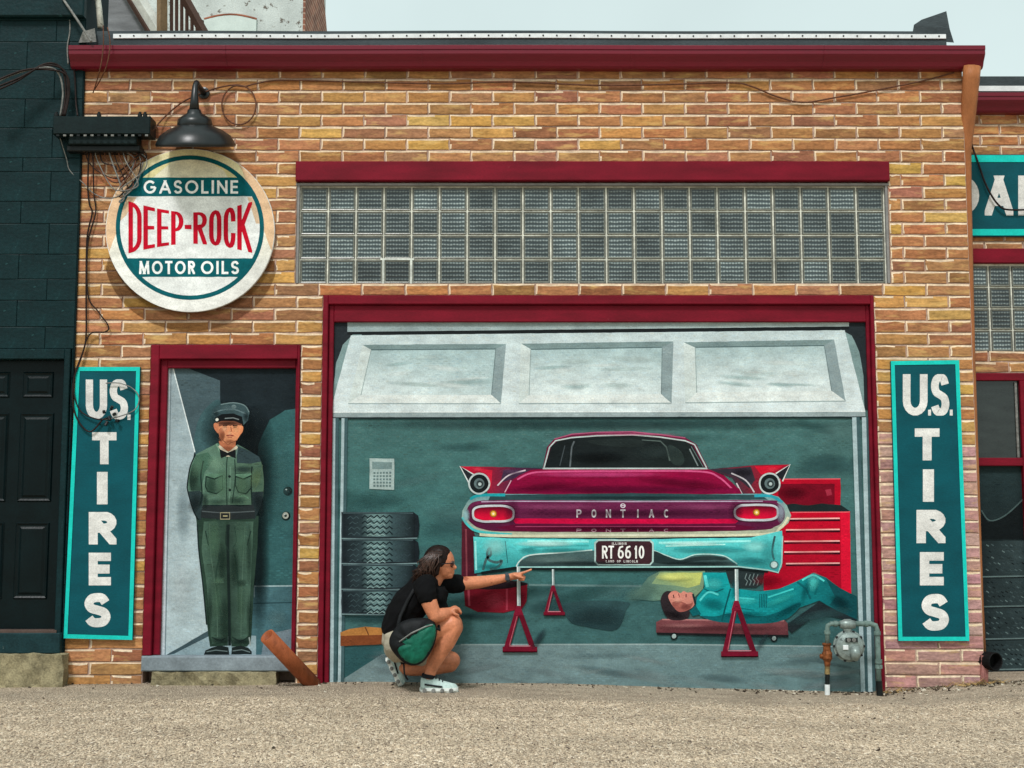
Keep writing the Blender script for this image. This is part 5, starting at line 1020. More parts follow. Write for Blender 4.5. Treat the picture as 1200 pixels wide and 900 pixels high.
# ------------------------------------------------------------------ lamp
LP = empty('wall_lamp', P(229, 172, -.1), 'black enamel shade lamp on a short stem above the round sign', 'lamp')
lc = P(229.5, 172, -.19); u = 1 / 172.0
mb = MB(); mb.lathe(lc, (0, -.30, 1), [(0, .262), (.012, .270), (.03, .262), (.075, .236), (.112, .185), (.138, .125), (.150, .115), (.150, .0)], 36); SHADE = mb.build('lamp_shade', ENAMEL, LP, smooth=True)
mb = MB(); mb.lathe(lc, (0, -.30, 1), [(.135, .115), (.150, .118), (.185, .112), (.205, .085), (.225, .05), (.25, .042)], 24); mb.build('lamp_collar', ENAMEL, LP, smooth=True)
mb = MB(); mb.tube([lc + Vector((0, -.066, .225)), lc + Vector((0, -.068, .30)), lc + Vector((0, -.06, .405)), lc + Vector((0, -.03, .44)), lc + Vector((0, .19, .44))], [.036, .028, .020, .020, .020], 10); mb.build('lamp_stem', ENAMEL, LP, smooth=True)
mb = MB(); mb.lathe(lc + Vector((0, .186, .44)), (0, -1, 0), [(0, .042), (.012, .042), (.016, .03)], 16); mb.build('wall_plate', ENAMEL, LP)

# ------------------------------------------------------------------ cables and junction box
JB = empty('cable_terminal_box', P(120, 175, -.1), 'long dark green cable terminal box fixed where green wall meets brick', 'utility box')
def pxbox(px0, py0, px1, py1, y0, y1, b=.006): a = rect(px0, py0, px1, py1, y0); mb = MB(); mb.bbox(a[0], a[1], y0, y1, a[2], a[3], b); return mb
JBM = mat('box_green_paint', (16, 30, 31), .4, .25, 10, wear=((70, 84, 82), 30, .7))
pxbox(62, 136, 176, 157, -.16, -.02).build('cover', JBM, JB); pxbox(80, 158.5, 160, 169, -.13, -.01).build('splice_tray', JBM, JB); pxbox(78, 170, 164, 177, -.10, .0).build('bracket', BLACK, JB)
for px in (66, 116, 164, 170):
    mb = MB(); mb.lathe(P(px, 137, -.09), (0, 0, 1), [(0, .016), (.02, .016), (.026, .01), (.034, .01)], 10); mb.build('bolt', BLACK, JB)
for i in range(14):
    a = P(66 + i * 8, 157.5, -.165); mb = MB(); mb.box(a.x, a.x + .02, a.y, a.y + .006, a.z - .012, a.z); mb.build('vent_tab', CABLE_G if i % 3 else BLACK, JB)
def cable(pts, r, m_, label, name='cable', group='cables on the walls', n=6, sm=True):
    """pts: (px, py, Y)"""
    P3 = [P(*q) for q in pts]
    if sm and len(P3) > 2:
        out = []
        for i in range(len(P3) - 1):
            p0, p1, p2, p3 = P3[max(i - 1, 0)], P3[i], P3[i + 1], P3[min(i + 2, len(P3) - 1)]
            for k in range(6):
                t = k / 6; out.append(.5 * (2 * p1 + (p2 - p0) * t + (2 * p0 - 5 * p1 + 4 * p2 - p3) * t * t + (3 * p1 - p0 - 3 * p2 + p3) * t ** 3))
        P3 = out + [P3[-1]]
    mb = MB(); mb.tube(P3, r, n); return top(name, mb, m_, label, 'cable', group, smooth=True)
loop = [(280 + 20 * math.cos(a), 123 + 23 * math.sin(a), -.02) for a in [math.radians(-70 + 360 * k / 10) for k in range(11)]]
cable([(176, 157, -.1), (192, 138, -.02), (215, 119, -.02), (245, 106, -.02), (270, 100, -.02)] + loop + [(300, 98, -.02), (330, 94, -.015), (420, 96, -.015), (520, 98, -.015), (600, 96, -.015), (700, 100, -.015), (780, 99, -.015), (856, 97, -.015), (880, 101, -.015), (910, 113, -.015), (940, 120, -.015), (975, 115, -.015), (1020, 107, -.015), (1080, 95, -.015), (1118, 85, -.02)], .0055, CABLE_B, 'long brown cable strung along the top bricks with a coil beside the lamp')
for i, (x, dy) in enumerate(((0, 0), (3, 4), (-4, 8), (5, 12))):
    cable([(-15, 110 - dy * .9, -.25), (20 + x, 95 - dy, -.2), (52, 75 + dy * .5, -.16), (72 + x, 80 + dy * .6, -.12), (77 + x * .8, 108, -.1), (73 + x * .6, 136, -.1)], .007, CABLE if i != 2 else CABLE_G, ['thick black cable arching topmost across the green wall to the box', 'black cable sagging second in the bundle over the green wall', 'grey cable in the bundle crossing the green wall to the box', 'lowest black cable of the bundle crossing the green wall'][i], group='cable bundle on the green wall')
cable([(86, 75, -.06), (88, 95, -.04), (89, 120, -.05), (91, 136, -.08)], .006, CABLE, 'short dark cable dropping from the gutter end to the terminal box')
cable([(70, 0, .0), (80, 15, -.02), (82, 35, -.03), (79, 55, -.04), (80, 75, -.05)], .005, CABLE_G, 'thin grey cable hanging from above beside the gutter end')
cable([(72, -4, -.1), (85, 15, -.12), (97, 33, -.14), (107, 49, -.15)], .009, CABLE_G, 'grey service cable running down to the left roof corner')
cable([(121, 30, -.16), (121, 55, -.165), (117, 82, -.15), (109, 109, -.04)], .004, CABLE_B, 'left of two thin wires hanging over the gutter')
cable([(126, 32, -.16), (129, 52, -.165), (124, 80, -.15), (111, 105, -.045)], .004, CABLE_B, 'right of two thin wires hanging over the gutter')
cable([(104, 178, -.06), (103, 220, -.02), (105, 240, -.02), (108, 250, -.02), (102, 280, -.02), (101, 340, -.02), (101, 390, -.02), (98, 410, -.02), (88, 438, -.04), (85, 465, -.05), (90, 490, -.05), (105, 506, -.05), (120, 492, -.05)], .0058, CABLE, 'black cable running down beside the round sign and curling over the tyre sign')
cable([(109, 176, -.06), (110, 225, -.02), (112, 250, -.02), (103, 285, -.025), (103, 345, -.025), (115, 365, -.025), (127, 382, -.025), (123, 389, -.025), (105, 392, -.03), (95, 420, -.035), (86, 450, -.05), (93, 480, -.05), (113, 491, -.055), (126, 490, -.06)], .005, CABLE, 'black cable kinking out to a point above the left tyre sign')
cable([(122, 492, -.05), (140, 488, -.05), (158, 480, -.05), (163, 466, -.05), (155, 455, -.05), (140, 449, -.05), (124, 449, -.05)], .004, CABLE_G, 'thin grey wire loop over the letters of the left tyre sign')
rr = random.Random(3)
LOOPN = ['farthest left in the tangle', 'second from the left in the tangle', 'third from the left in the tangle', 'fourth from the left in the tangle', 'in the middle of the tangle', 'sixth from the left in the tangle', 'third from the right in the tangle', 'second from the right in the tangle', 'farthest right in the tangle']
for i in range(9):
    x0 = 100 + i * 5.5; dep = 200 + rr.uniform(0, 36); xe = rr.uniform(156, 174)
    cable([(x0, 177, -.05), (x0 + 4, 190, -.04 - i * .004), (x0 + 18, dep - 6, -.045 - i * .003), (140, dep, -.045 - i * .003), (xe - 4, dep - 22, -.05 - i * .003), (xe, 186, -.05), (xe - 10, 178, -.05)], .0042 + .0012 * (i % 2), (CABLE, CABLE_B, CABLE_G)[i % 3], 'thin wire looping %s below the cable terminal box' % LOOPN[i], 'loose_wire', 'tangle of wires below the terminal box')
cable([(70, 160, -.06), (78, 186, -.04), (82, 200, -.03), (98, 215, -.02), (112, 228, -.02), (132, 232, -.03), (158, 218, -.04), (168, 190, -.05)], .004, CABLE_G, 'slack grey wire looping from the green wall under the tangle')
for i, (x, y) in enumerate(((122, 484), (128, 488), (133, 486), (126, 494), (136, 493), (130, 480))):
    mb = MB(); a = P(x, y, -.06); mb.tube([a, a + Vector((rr.uniform(-.03, .03), -.01, rr.uniform(-.03, .03)))], .011, 7); top('wire_splice', mb, BLACK, 'small black wire connector, %s of the bunch on the left tyre sign' % ['leftmost', 'second from left', 'third from left', 'lowest left', 'rightmost', 'topmost'][i], 'connector', 'wire connectors on the left tyre sign')

# ------------------------------------------------------------------ left green building
YG = -0.03; XG = P(89, 400).x
GRB = empty('green_building', (XG - 1, YG, 0), 'dark green painted block building with a dark panelled door', 'building')
xa = XG - 2.6; dl = rect(-40, 409, 78, 740, YG); ZD = P(40, 409, YG).z
mb = MB(); ztg = P(40, -60).z
mb.box(xa, dl[0], YG + .008, .45, -.1, ztg); mb.box(dl[1], XG, YG + .008, .45, -.1, ztg); mb.box(dl[0], dl[1], YG + .008, .45, ZD, ztg); mb.box(dl[0], dl[1], YG + .14, .45, -.1, ZD); GWALL = mb.build('wall', GREEN_J, GRB)
def block_bm(lx, lz, s):
    me = brick_mesh(500 + s, lx, lz, 'block', .012, False); me.materials.clear(); me.materials.append(GREEN); return me
zrow = [P(40, y_, YG).z for y_ in (24, 49, 82, 116, 150, 185, 201, 236, 262, 298, 327, 352, 383, 409)]
zrow = [P(40, -60, YG).z, P(40, -20, YG).z] + zrow
bi = 0; BLK = []
for r_, (zt, zb_) in enumerate(zip(zrow, zrow[1:])):
    x = XG - .004 - (.0 if r_ % 2 else .20)
    edges = [XG - .004] + ([x] if r_ % 2 == 0 else [])
    while edges[-1] > xa: edges.append(edges[-1] - .40)
    for e1, e0 in zip(edges, edges[1:]):
        if e1 - max(e0, xa) < .05: continue
        e0 = max(e0, xa); me = block_bm(e1 - e0 - .004, zt - zb_ - .004, bi); o = bpy.data.objects.new('block', me); link(o, GWALL)
        o.location = Vector(((e0 + e1) / 2, YG, (zt + zb_) / 2)) - wloc(GRB); bi += 1
for zt, zb_ in zip([ZD - .2 * k for k in range(12)], [ZD - .2 * (k + 1) for k in range(12)]):
    me = block_bm(XG - dl[1] - .010, .192, bi); o = bpy.data.objects.new('block', me); link(o, GWALL); o.location = Vector(((dl[1] + XG) / 2, YG, (zt + zb_) / 2)) - wloc(GRB); bi += 1
cb = MB(); cb.bbox(xa, XG + .0, YG - .05, YG + .01, P(40, 22, YG).z, P(40, -60, YG).z, .01); cb.build('upper_ledge', GREEN, GRB)
df = MB(); fo = (dl[0] + .002, dl[1] - .002, ZD - .002); fi = (dl[0] + .06, P(71, 570, YG).x, P(40, 421, YG).z); zs_ = P(40, 742, YG).z
df.bbox(fo[0], fi[0], YG - .02, YG + .13, zs_, fo[2], .004); df.bbox(fi[1], fo[1], YG - .02, YG + .13, zs_, fo[2], .004); df.bbox(fi[0] - .0005, fi[1] + .0005, YG - .02, YG + .13, fi[2], fo[2], .004); df.build('door_frame', GREEN, GRB)
yd = YG + .06; dd = MB(); dd.box(fi[0] + .002, fi[1] - .002, yd, yd + .045, zs_ + .002, fi[2] - .002); DR = dd.build('door', GDOOR, GRB)
for (c0_, r0, c1_, r1) in ((27, 436, 63, 466), (22, 484, 62, 588), (17, 612, 57, 702), (-26, 436, 12, 466), (-30, 484, 9, 588), (-36, 612, 4, 702)):
    a = rect(c0_, r0, c1_, r1, yd); mb = MB()
    def fr(q, y_): return [(a[0] + q, y_, a[2] + q), (a[1] - q, y_, a[2] + q), (a[1] - q, y_, a[3] - q), (a[0] + q, y_, a[3] - q)]
    vs = fr(0, yd - .0005) + fr(.008, yd - .010) + fr(.02, yd - .003) + fr(.03, yd - .003) + fr(.045, yd - .012)
    mb.add(vs, [(i * 4 + k, i * 4 + (k + 1) % 4, i * 4 + 4 + (k + 1) % 4, i * 4 + 4 + k) for i in range(4) for k in range(4)] + [(16, 17, 18, 19)]); mb.build('door_panel', GDOOR, DR)
pxbox(-60, 742, 70, 766, -.08, .1).build('painted_step', mat('dark_green_step', (24, 52, 56), .6, .3, 8, bmp=.7, wear=((110, 120, 112), 22, .68)), GRB)
pxbox(-60, 738.5, 66, 742, -.06, .08, .002).build('threshold', mat('door_threshold', (88, 72, 66), .5, .2), GRB)
rough_block(P(-80, 790, -.13).x, P(73, 790, -.13).x, -.13, .1, -.08, P(40, 767, -.13).z, 21, 20, 4, .012).build('concrete_step', CONC, GRB)
# conduit + flashing at the roof corner
mb = MB(); mb.tube([P(113, -10, .1), P(116, 10, .08), P(118, 32, .04)], .022, 10); top('conduit', mb, mat('peeling_white_conduit', (190, 188, 176), .6, .2, 20, wear=((70, 64, 54), 22, .58)), 'peeling white conduit standing at the left roof corner', 'pipe', smooth=True)
fm = MB(); fp = [(92, 50), (97, 37), (111, 33), (113, 49)]; vs = [P(a, b, -.05) for a, b in fp] + [P(a, b, .0) for a, b in fp]; fm.add(vs, [(0, 1, 2, 3), (7, 6, 5, 4)] + [(i, (i + 1) % 4, 4 + (i + 1) % 4, 4 + i) for i in range(4)]); fm.build('corner_flashing', CABLE_G, GAR)

# ------------------------------------------------------------------ right annex, set back
YA = 0.50; AX0, AX1 = P(1120, 400, YA).x, P(1300, 400, YA).x
ANX = empty('annex_building', (AX0 + .4, YA, 0), 'set-back brick annex at the right edge with teal sign and red trim', 'building')
ZA1 = P(1170, 133, YA).z
ao = [rect(1118, 292, 1300, 413, YA), rect(1118, 437, 1300, 800, YA)]
ao[1] = (ao[1][0], ao[1][1], -.2, ao[1][3])
mb = MB(); mb.box(AX0, AX1, YA + .05, 4, -.1, ZA1); mb.box(AX0, AX1, YA + .007, YA + .05, ao[0][3], ZA1); mb.box(AX0, AX1, YA + .007, YA + .05, ao[1][3], ao[0][2]); AW = mb.build('wall', MORTAR, ANX)
ab = lay_bricks(AX0 + .1, AX1 - .01, ZA1, ao[1][3] - .001, ao, .285, .0805, .0115, AX0 - .05)
bl0 = len(lens)
for b in ab:
    me = brick_variant(b[1] - b[0], b[3] - b[2], bi); bi += 1; o = bpy.data.objects.new('brick', me); link(o, AW)
    o.location = Vector(((b[0] + b[1]) / 2, YA, (b[2] + b[3]) / 2)) - wloc(ANX); o.color = L4(pal(TAN)); o.rotation_euler = (0, R.uniform(-.006, .006), 0)
agz = P(1170, 132, YA - .06).z; gm = sweep_x(MB(), [(YA + y_, z_ * .9) for y_, z_ in GPROF], P(1125, 120, YA).x, AX1, agz, 6); gm.build('gutter', GUTTER, ANX)
rm = MB(); zz = agz + .13; sweep_x(rm, [(YA - .02, 0), (YA - .02, .16), (YA + 3, .2), (YA + 3, 0)], AX0, AX1, zz, 4); rm.build('roof', MEMBRANE, ANX); tb2 = MB(); tb2.box(AX0 + .1, AX1, YA - .027, YA - .021, zz + .045, zz + .085); tb2.build('termination_bar', BAR, ANX)
mb = MB(); a = ao[0]; mb.bbox(AX0 + .02, AX1, YA - .03, YA + .05, P(1170, 309, YA).z, a[3], .005); mb.build('window_lintel', RED, ANX)
AGW = empty('glass_block_window', (0, 0, 0)); AGW.parent = ANX; AGW.location = (0, 0, 0)
gz1, gz0 = P(1170, 311, YA).z, P(1170, 412, YA).z; nr = 4; hh = (gz1 - gz0) / nr; wv = hh * 1.03; ABM = block_mesh(wv, hh)
mb = MB(); mb.box(AX0 + .02, AX1, YA + .0155, YA + .048, gz0 - .004, gz1 + .02); mb.build('mortar_grid', GJOINT, AGW)
x = P(1134, 360, YA).x
while x < AX1 - wv:
    for j in range(nr): o = bpy.data.objects.new('glass_block', ABM); link(o, AGW); o.location = Vector((x + wv / 2, YA + .008, gz0 + (j + .5) * hh)) - wloc(AGW)
    x += wv
# annex window with painted tyres below
af = MB(); za, zb2 = ao[1][3], -.15
af.bbox(AX0 + .02, AX1, YA - .01, YA + .045, P(1170, 446, YA).z, za - .002, .004); af.bbox(AX0 + .02, P(1146, 620, YA).x, YA - .01, YA + .045, zb2, P(1170, 446, YA).z, .004); xv = P(1196.5, 500, YA).x
af.bbox(xv, xv + .09, YA - .01, YA + .045, zb2, P(1170, 446, YA).z, .004); af.bbox(P(1146, 620, YA).x, xv, YA - .012, YA + .04, P(1170, 546, YA).z, P(1170, 536.5, YA).z, .004); af.build('window_frame', RED, ANX)
mb = MB(); a = rect(1144, 446, 1197, 537, YA + .02); mb.box(a[0], a[1], YA + .02, YA + .03, a[2], a[3]); mb.build('window_pane', mat('dark_window_glass', (36, 42, 40), .12, .35, 5, (1, 1, 3), bmp=.05, spec=.6), ANX)
mb = MB(); a = rect(1190.5, 448, 1193, 536, YA + .01); mb.box(a[0], a[1], YA + .008, YA + .019, a[2], a[3]); mb.build('glazing_bead', CABLE_G, ANX)
cv = Canvas(YA + .03); m = MB(); cv.poly(m, [(1138, 546), (1300, 546), (1310, 800), (1138, 800)], (40, 56, 58), grad=((1170, 546), (1170, 640), (24, 32, 34))); cv.poly(m, [(1300, 785), (1310, 815), (1130, 815), (1130, 785)], (30, 36, 38)); PT = fin(m, 'painted_tyre_panel', ANX)
m = MB(); cv.poly(m, [(1150, 600), (1158, 612), (1175, 606), (1200, 585), (1230, 560), (1230, 632), (1150, 632)], (18, 24, 26)); cv.line(m, [(1150, 598), (1160, 610), (1178, 604), (1200, 584)], 1.6, (70, 88, 88), sm=True); fin(m, 'painted_tyre', PT)
for y0, y1 in ((634, 676), (678, 711), (713, 749), (751, 785)):
    m = MB(); cv.poly(m, [(1150, y0), (1310, y0 - 2), (1310, y1 - 2), (1150, y1)], (34, 44, 46), grad=((1155, y0), (1200, y0), (52, 66, 68)))
    for j in range(5):
        for i in range(24):
            x_ = 1156 + i * 5.5 + (j % 2) * 2.4 + R.uniform(-.6, .6); y_ = y0 + 4 + j * (y1 - y0 - 6) / 5 + R.uniform(-.6, .6)
            cv.line(m, [(x_, y_), (x_ + 3.0, y_ + 1.9)], 1.3, R.choice([(70, 86, 88), (54, 68, 70), (92, 110, 110), (20, 28, 30), (40, 52, 54)]))
    cv.line(m, [(1150, y1), (1310, y1 - 3)], 1.6, (96, 114, 114)); fin(m, 'painted_tyre', PT)
# annex sign
YAS = YA - .03; c4 = [(1126, 181), (1290, 181), (1290, 277), (1126, 277)]
AS = empty('shop_sign', P(1200, 277, YAS), 'teal board with large white letters on the annex above its red lintel', 'sign')
mb = MB(); a = (P(1126, 230, YAS).x, P(1262, 230, YAS).x, P(1200, 277, YAS).z, P(1200, 181, YAS).z); mb.box(a[0], a[1], YAS, YAS + .03, a[2], a[3]); mb.build('board', TEAL, AS)
for zz_ in ((182, 190), (268.5, 276)):
    mb = MB(); mb.box(a[0], a[1] - .002, YAS - .004, YAS, P(1200, zz_[1], YAS).z, P(1200, zz_[0], YAS).z); mb.build('border', TURQ, AS)
cv = Canvas(YAS, .0003, False)
for ch, x0, x1 in (('D', 1112, 1147.5), ('A', 1154, 1187.5), ('I', 1193, 1203)):
    m = MB(); letter(cv, m, ch, x0, 205.7, x1, 252.5, 9.5, (214, 212, 208)); fin(m, 'letter', AS)
cable([(1136, 150, .2), (1139, 170, .46), (1146, 190, .45), (1156, 218, .44), (1170, 240, .44), (1185, 246, .44), (1230, 244, .45)], .007, CABLE, 'black cable sagging across the teal annex sign')

# ------------------------------------------------------------------ tall building behind
YB = 7.0; BG = empty('whitewashed_building', P(285, 40, YB) * 1.0, 'peeling whitewashed building with brown brick corner behind the roof', 'building')
BG.location.z = 0
xb0, xb1 = P(60, 20, YB).x, P(355, 20, YB).x; ztop = P(300, -160, YB).z; zlo = .0
def far_brick():
    m, t, b = new_mat('far_side_brick'); geo = N(t, 'ShaderNodeNewGeometry'); sp_ = N(t, 'ShaderNodeSeparateXYZ'); t.links.new(geo.outputs['Position'], sp_.inputs['Vector']); cb_ = N(t, 'ShaderNodeCombineXYZ'); t.links.new(sp_.outputs['Y'], cb_.inputs['X']); t.links.new(sp_.outputs['Z'], cb_.inputs['Y'])
    bt = N(t, 'ShaderNodeTexBrick', Scale=1.0); bt.inputs['Brick Width'].default_value = .24; bt.inputs['Row Height'].default_value = .075; bt.inputs['Mortar Size'].default_value = .008
    bt.inputs['Color1'].default_value = L4((150, 98, 78)); bt.inputs['Color2'].default_value = L4((116, 70, 54)); bt.inputs['Mortar'].default_value = L4((176, 150, 132)); t.links.new(cb_.outputs['Vector'], bt.inputs['Vector'])
    c, f_ = mulnoise(t, bt.outputs['Color'], 4.0, .35, geo.outputs['Position'], 6.0); t.links.new(c, b.inputs['Base Color']); b.inputs['Roughness'].default_value = .9; bump(t, b, f_, .6, .02); return m
mb = MB(); mb.box(xb0, xb1, YB, YB + 1.9, zlo, ztop); BGW = mb.build('wall', WHITEW, BG)
mb = MB(); zk = P(360, 38, YB).z; n_ = 14; fr_ = []; bk_ = []
for k in range(n_ + 1):
    z = zlo if k == 0 else zk - .3 + (ztop - zk + .3) * (k - 1) / (n_ - 1); dep = 3.0 - max(0, z - zk + .3) * 1.05 + (R.uniform(-.05, .05) if k else 0); fr_.append((xb1 + .03, YB - .01, z)); bk_.append((xb1 + .03, YB + max(dep, .7), z))
vs = fr_ + bk_ + [(xb1 + .001, y_, z_) for _, y_, z_ in fr_] + [(xb1 + .001, y_, z_) for _, y_, z_ in bk_]; N_ = n_ + 1
fs = [(k, k + 1, N_ + k + 1, N_ + k) for k in range(n_)] + [(2 * N_ + k, 2 * N_ + k + 1, k + 1, k) for k in range(n_)] + [(N_ + k, N_ + k + 1, 3 * N_ + k + 1, 3 * N_ + k) for k in range(n_)]
mb.add(vs, fs); mb.build('brick_side_wall', far_brick(), BG)
_wt = WHITEW.node_tree; _b = _wt.nodes['Principled BSDF']
m2 = MB(); wx0, wx1 = P(240, 20, YB).x, P(301, 20, YB).x; zt_, zb_ = P(270, 20, YB).z, P(270, 60, YB).z
pts = [(wx0, zb_), (wx1, zb_), (wx1, zt_ - .04)] + [(wx1 + (wx0 - wx1) * k / 8, zt_ - .04 + .06 * math.sin(math.pi * k / 8)) for k in range(1, 8)] + [(wx0, zt_ - .04)]
vs = [(x, YB - .03, z) for x, z in pts] + [(x, YB + .02, z) for x, z in pts]; n_ = len(pts); m2.add(vs, [tuple(range(n_)), tuple(range(2 * n_ - 1, n_ - 1, -1))] + [(i, (i + 1) % n_, n_ + (i + 1) % n_, n_ + i) for i in range(n_)]); m2.build('blocked_window', mat('pale_infill', (204, 216, 210), .9, .08, 6, bmp=.3), BG)
m2 = MB(); m2.tube([(x, YB - .02, z) for x, z in pts[2:]], .022, 6, flat=.6); m2.build('window_arch', BRICKFAR, BG)
# outside stair with railing
YSr = 4.0; STR = empty('outside_stair', P(190, 38, YSr), 'outside stair with white stringer and brown slatted railing behind the roof edge', 'stair'); STR.location.z = 0
WST = mat('white_stair_paint', (206, 208, 200), .6, .15, 10, wear=((60, 56, 52), 10, .66)); BRN = mat('brown_rail_paint', (78, 58, 50), .6, .2, 10); GSID = mat('grey_siding', (120, 122, 124), .7, .25, 4, (1, 1, 5))
def bar3(a, b, wd, dp): mb = MB(); mb.tube([a, b], wd, 4, flat=dp / wd); return mb
bar3(P(150, -22, YSr), P(204, 66, YSr), .07, .05).build('stringer', WST, STR); bar3(P(139, -22, YSr + .02), P(192, 66, YSr + .02), .03, .04).build('stringer', BRN, STR)
bar3(P(205, -22, YSr), P(252, 62, YSr), .05, .05).build('handrail', BRN, STR); bar3(P(190, -30, YSr - .05), P(190, 75, YSr - .05), .055, .055).build('newel_post', mat('tan_post', (120, 98, 72), .6, .2), STR)
for i, xx in enumerate((201, 207, 213, 219, 225, 231, 237)):
    bar3(P(xx, -30 + i * 9, YSr + .01), P(xx, 75, YSr + .01), .018, .018).build('baluster', BRN, STR)
mb = MB(); ps = [(118, -30), (142, -30), (200, 70), (118, 70)]; vs = [P(*q, YSr + .12) for q in ps] + [P(*q, YSr + .3) for q in ps]; mb.add(vs, [(0, 1, 2, 3), (7, 6, 5, 4)] + [(i, (i + 1) % 4, 4 + (i + 1) % 4, 4 + i) for i in range(4)]); mb.build('side_panel', GSID, STR)
for x_, t_ in ((STR, 0),):
    mb = MB(); a = P(185, 60, YSr); mb.box(a.x - .4, a.x + .4, YSr - .02, YSr + .3, -.0, a.z); mb.build('support', GSID, STR)

# ------------------------------------------------------------------ gas meter and pipe
GM = empty('gas_meter', (P(993, 810, -.15).x, -.15, gz(P(993, 810).x, -.15)), 'grey gas meter with pipes in front of the mural beside the doorway edge', 'gas meter')
yp = -.16; q = lambda x, y: P(x, y, yp)
def tb_(name, pts, r, m_, n=12): mb = MB(); mb.tube([q(*p_) for p_ in pts], r, n); return mb.build(name, m_, GM, smooth=True)
tb_('riser_pipe', [(969.5, 757), (969.5, 738), (970, 733), (974, 731), (984, 731)], .0155, STEEL_D); tb_('outlet_pipe', [(1002, 731), (1020, 731), (1026, 733), (1028, 739), (1029, 770), (1030, 800)], .0175, STEEL_D)
for a, b, r in ((969.5, 741, .021), (979, 731, .020), (1015, 731, .021), (1028, 742, .023), (1029.5, 775, .024), (1029.8, 781, .024)):
    mb = MB(); ax = (0, 0, 1) if b > 735 else (1, 0, 0); mb.lathe(q(a, b) - Vector(ax) * .012, ax, [(0, r), (.024, r)], 12); mb.build('pipe_fitting', STEEL_D, GM)
c_ = q(993, 731); mb = MB(); mb.lathe(c_ + Vector((-.05, 0, -.005)), (1, 0, 0), [(0, .024), (.02, .03), (.03, .036), (.07, .036), (.08, .03), (.1, .024)], 14); mb.lathe(c_ + Vector((0, 0, -.03)), (0, 0, 1), [(0, .03), (.04, .032), (.055, .02), (.06, .012)], 14); mb.build('regulator_head', STEEL, GM, smooth=True)
c_ = q(994.5, 757); mb = MB(); mb.lathe(c_ + Vector((0, .05, 0)), (0, -1, 0), [(0, .085), (.03, .10), (.045, .104), (.06, .104), (.062, .096), (.082, .088), (.094, .06), (.097, .0)], 28); BODY = mb.build('meter_body', STEEL, GM, smooth=False)
for k in range(10):
    a = 2 * math.pi * k / 10; mb = MB(); mb.lathe(c_ + Vector((.098 * math.cos(a), -.005, .098 * math.sin(a))), (0, -1, 0), [(0, .009), (.014, .009)], 6); mb.build('bolt', SCREW, BODY)
mb = MB(); p_ = c_ + Vector((.008, -.045, .03)); mb.box(p_.x - .04, p_.x + .04, p_.y - .008, p_.y, p_.z, p_.z + .028); mb.build('dial_plate', mat('dark_dial', (40, 46, 46), .3, .2), BODY)
for dx in (-.02, .014):
    mb = MB(); mb.lathe(p_ + Vector((dx, -.008, .014)), (0, -1, 0), [(0, .013), (.004, .013), (.004, .009), (.002, .009)], 14); mb.build('dial', CABLE_G, BODY)
mb = MB(); mb.bbox(c_.x - .05, c_.x - .015, c_.y - .054, c_.y - .046, c_.z - .02, c_.z + .01, .002); mb.build('label_plate', BAR, BODY); mb = MB(); mb.tube([c_ + Vector((.03, -.045, -.005)), c_ + Vector((.028, -.06, -.04)), c_ + Vector((.02, -.05, -.085))], [.03, .036, .026], 10); mb.build('meter_boss', STEEL, BODY, smooth=True)
mb = MB(); mb.lathe(q(993, 742) - Vector((0, 0, .02)), (0, 0, 1), [(0, .034), (.03, .03), (.05, .03)], 12); mb.build('meter_neck', STEEL, GM)
mb = MB(); mb.lathe(q(969.5, 779), (0, 0, 1), [(-.01, .018), (.02, .022), (.04, .034), (.075, .034), (.09, .026), (.12, .024), (.13, .03), (.14, .03)], 12); mb.lathe(q(969.5, 769), (-1, 0, 0), [(0, .016), (.045, .016), (.05, .01)], 10); mb.build('shut_off_valve', RUST, GM)
mb = MB(); mb.tube([q(969.5, 779), q(969.5, 790)], .017, 10); mb.build('brass_nipple', mat('dull_brass', (150, 128, 88), .5, .3, 30, metal=.4), GM); mb = MB(); mb.tube([q(969.5, 789), q(969.5, 803)], .015, 10); mb.build('lower_pipe', BLACK, GM); mb = MB(); mb.tube([q(969.5, 802), q(969.5, 818)], .017, 10); mb.build('white_sleeve', BAR, GM)
mb = MB(); mb.tube([P(1030, 798, yp), P(1031, 816, yp)], .021, 10); mb.build('lower_pipe', BLACK, GM)
# leaning pipe stub
a = P(362, 797, -.10); b = P(313, 745, -.36); d = (b - a).normalized(); Ln = (b - a).length
mb = MB(); mb.lathe(a - d * .06, d, [(0, .052), (Ln + .06, .050), (Ln + .06, .040), (Ln - .05, .038)], 20); PB = top('guard_pipe', mb, PIPE_M, 'bent brown guard pipe leaning out of the ground beside the red doorway', 'pipe'); PB.data.polygons.foreach_set('use_smooth', [len(p.vertices) == 4 for p in PB.data.polygons])

# ------------------------------------------------------------------ debris along the wall foot; dark grit packed close in stands for contact shadow
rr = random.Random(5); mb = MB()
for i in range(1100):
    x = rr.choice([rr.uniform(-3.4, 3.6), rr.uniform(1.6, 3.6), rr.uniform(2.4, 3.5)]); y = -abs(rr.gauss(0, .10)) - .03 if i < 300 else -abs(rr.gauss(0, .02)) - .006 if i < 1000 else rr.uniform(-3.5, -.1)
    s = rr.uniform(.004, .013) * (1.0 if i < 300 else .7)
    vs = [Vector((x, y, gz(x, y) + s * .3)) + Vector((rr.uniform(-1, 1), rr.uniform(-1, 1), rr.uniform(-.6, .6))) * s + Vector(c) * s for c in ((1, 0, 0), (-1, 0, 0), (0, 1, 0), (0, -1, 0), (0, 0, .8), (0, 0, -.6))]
    mb.add(vs, [(0, 2, 4), (2, 1, 4), (1, 3, 4), (3, 0, 4), (2, 0, 5), (1, 2, 5), (3, 1, 5), (0, 3, 5)], [L4(rr.choice([(150, 138, 118), (96, 84, 70), (196, 186, 168), (70, 62, 52), (60, 50, 42)]))] * 6)
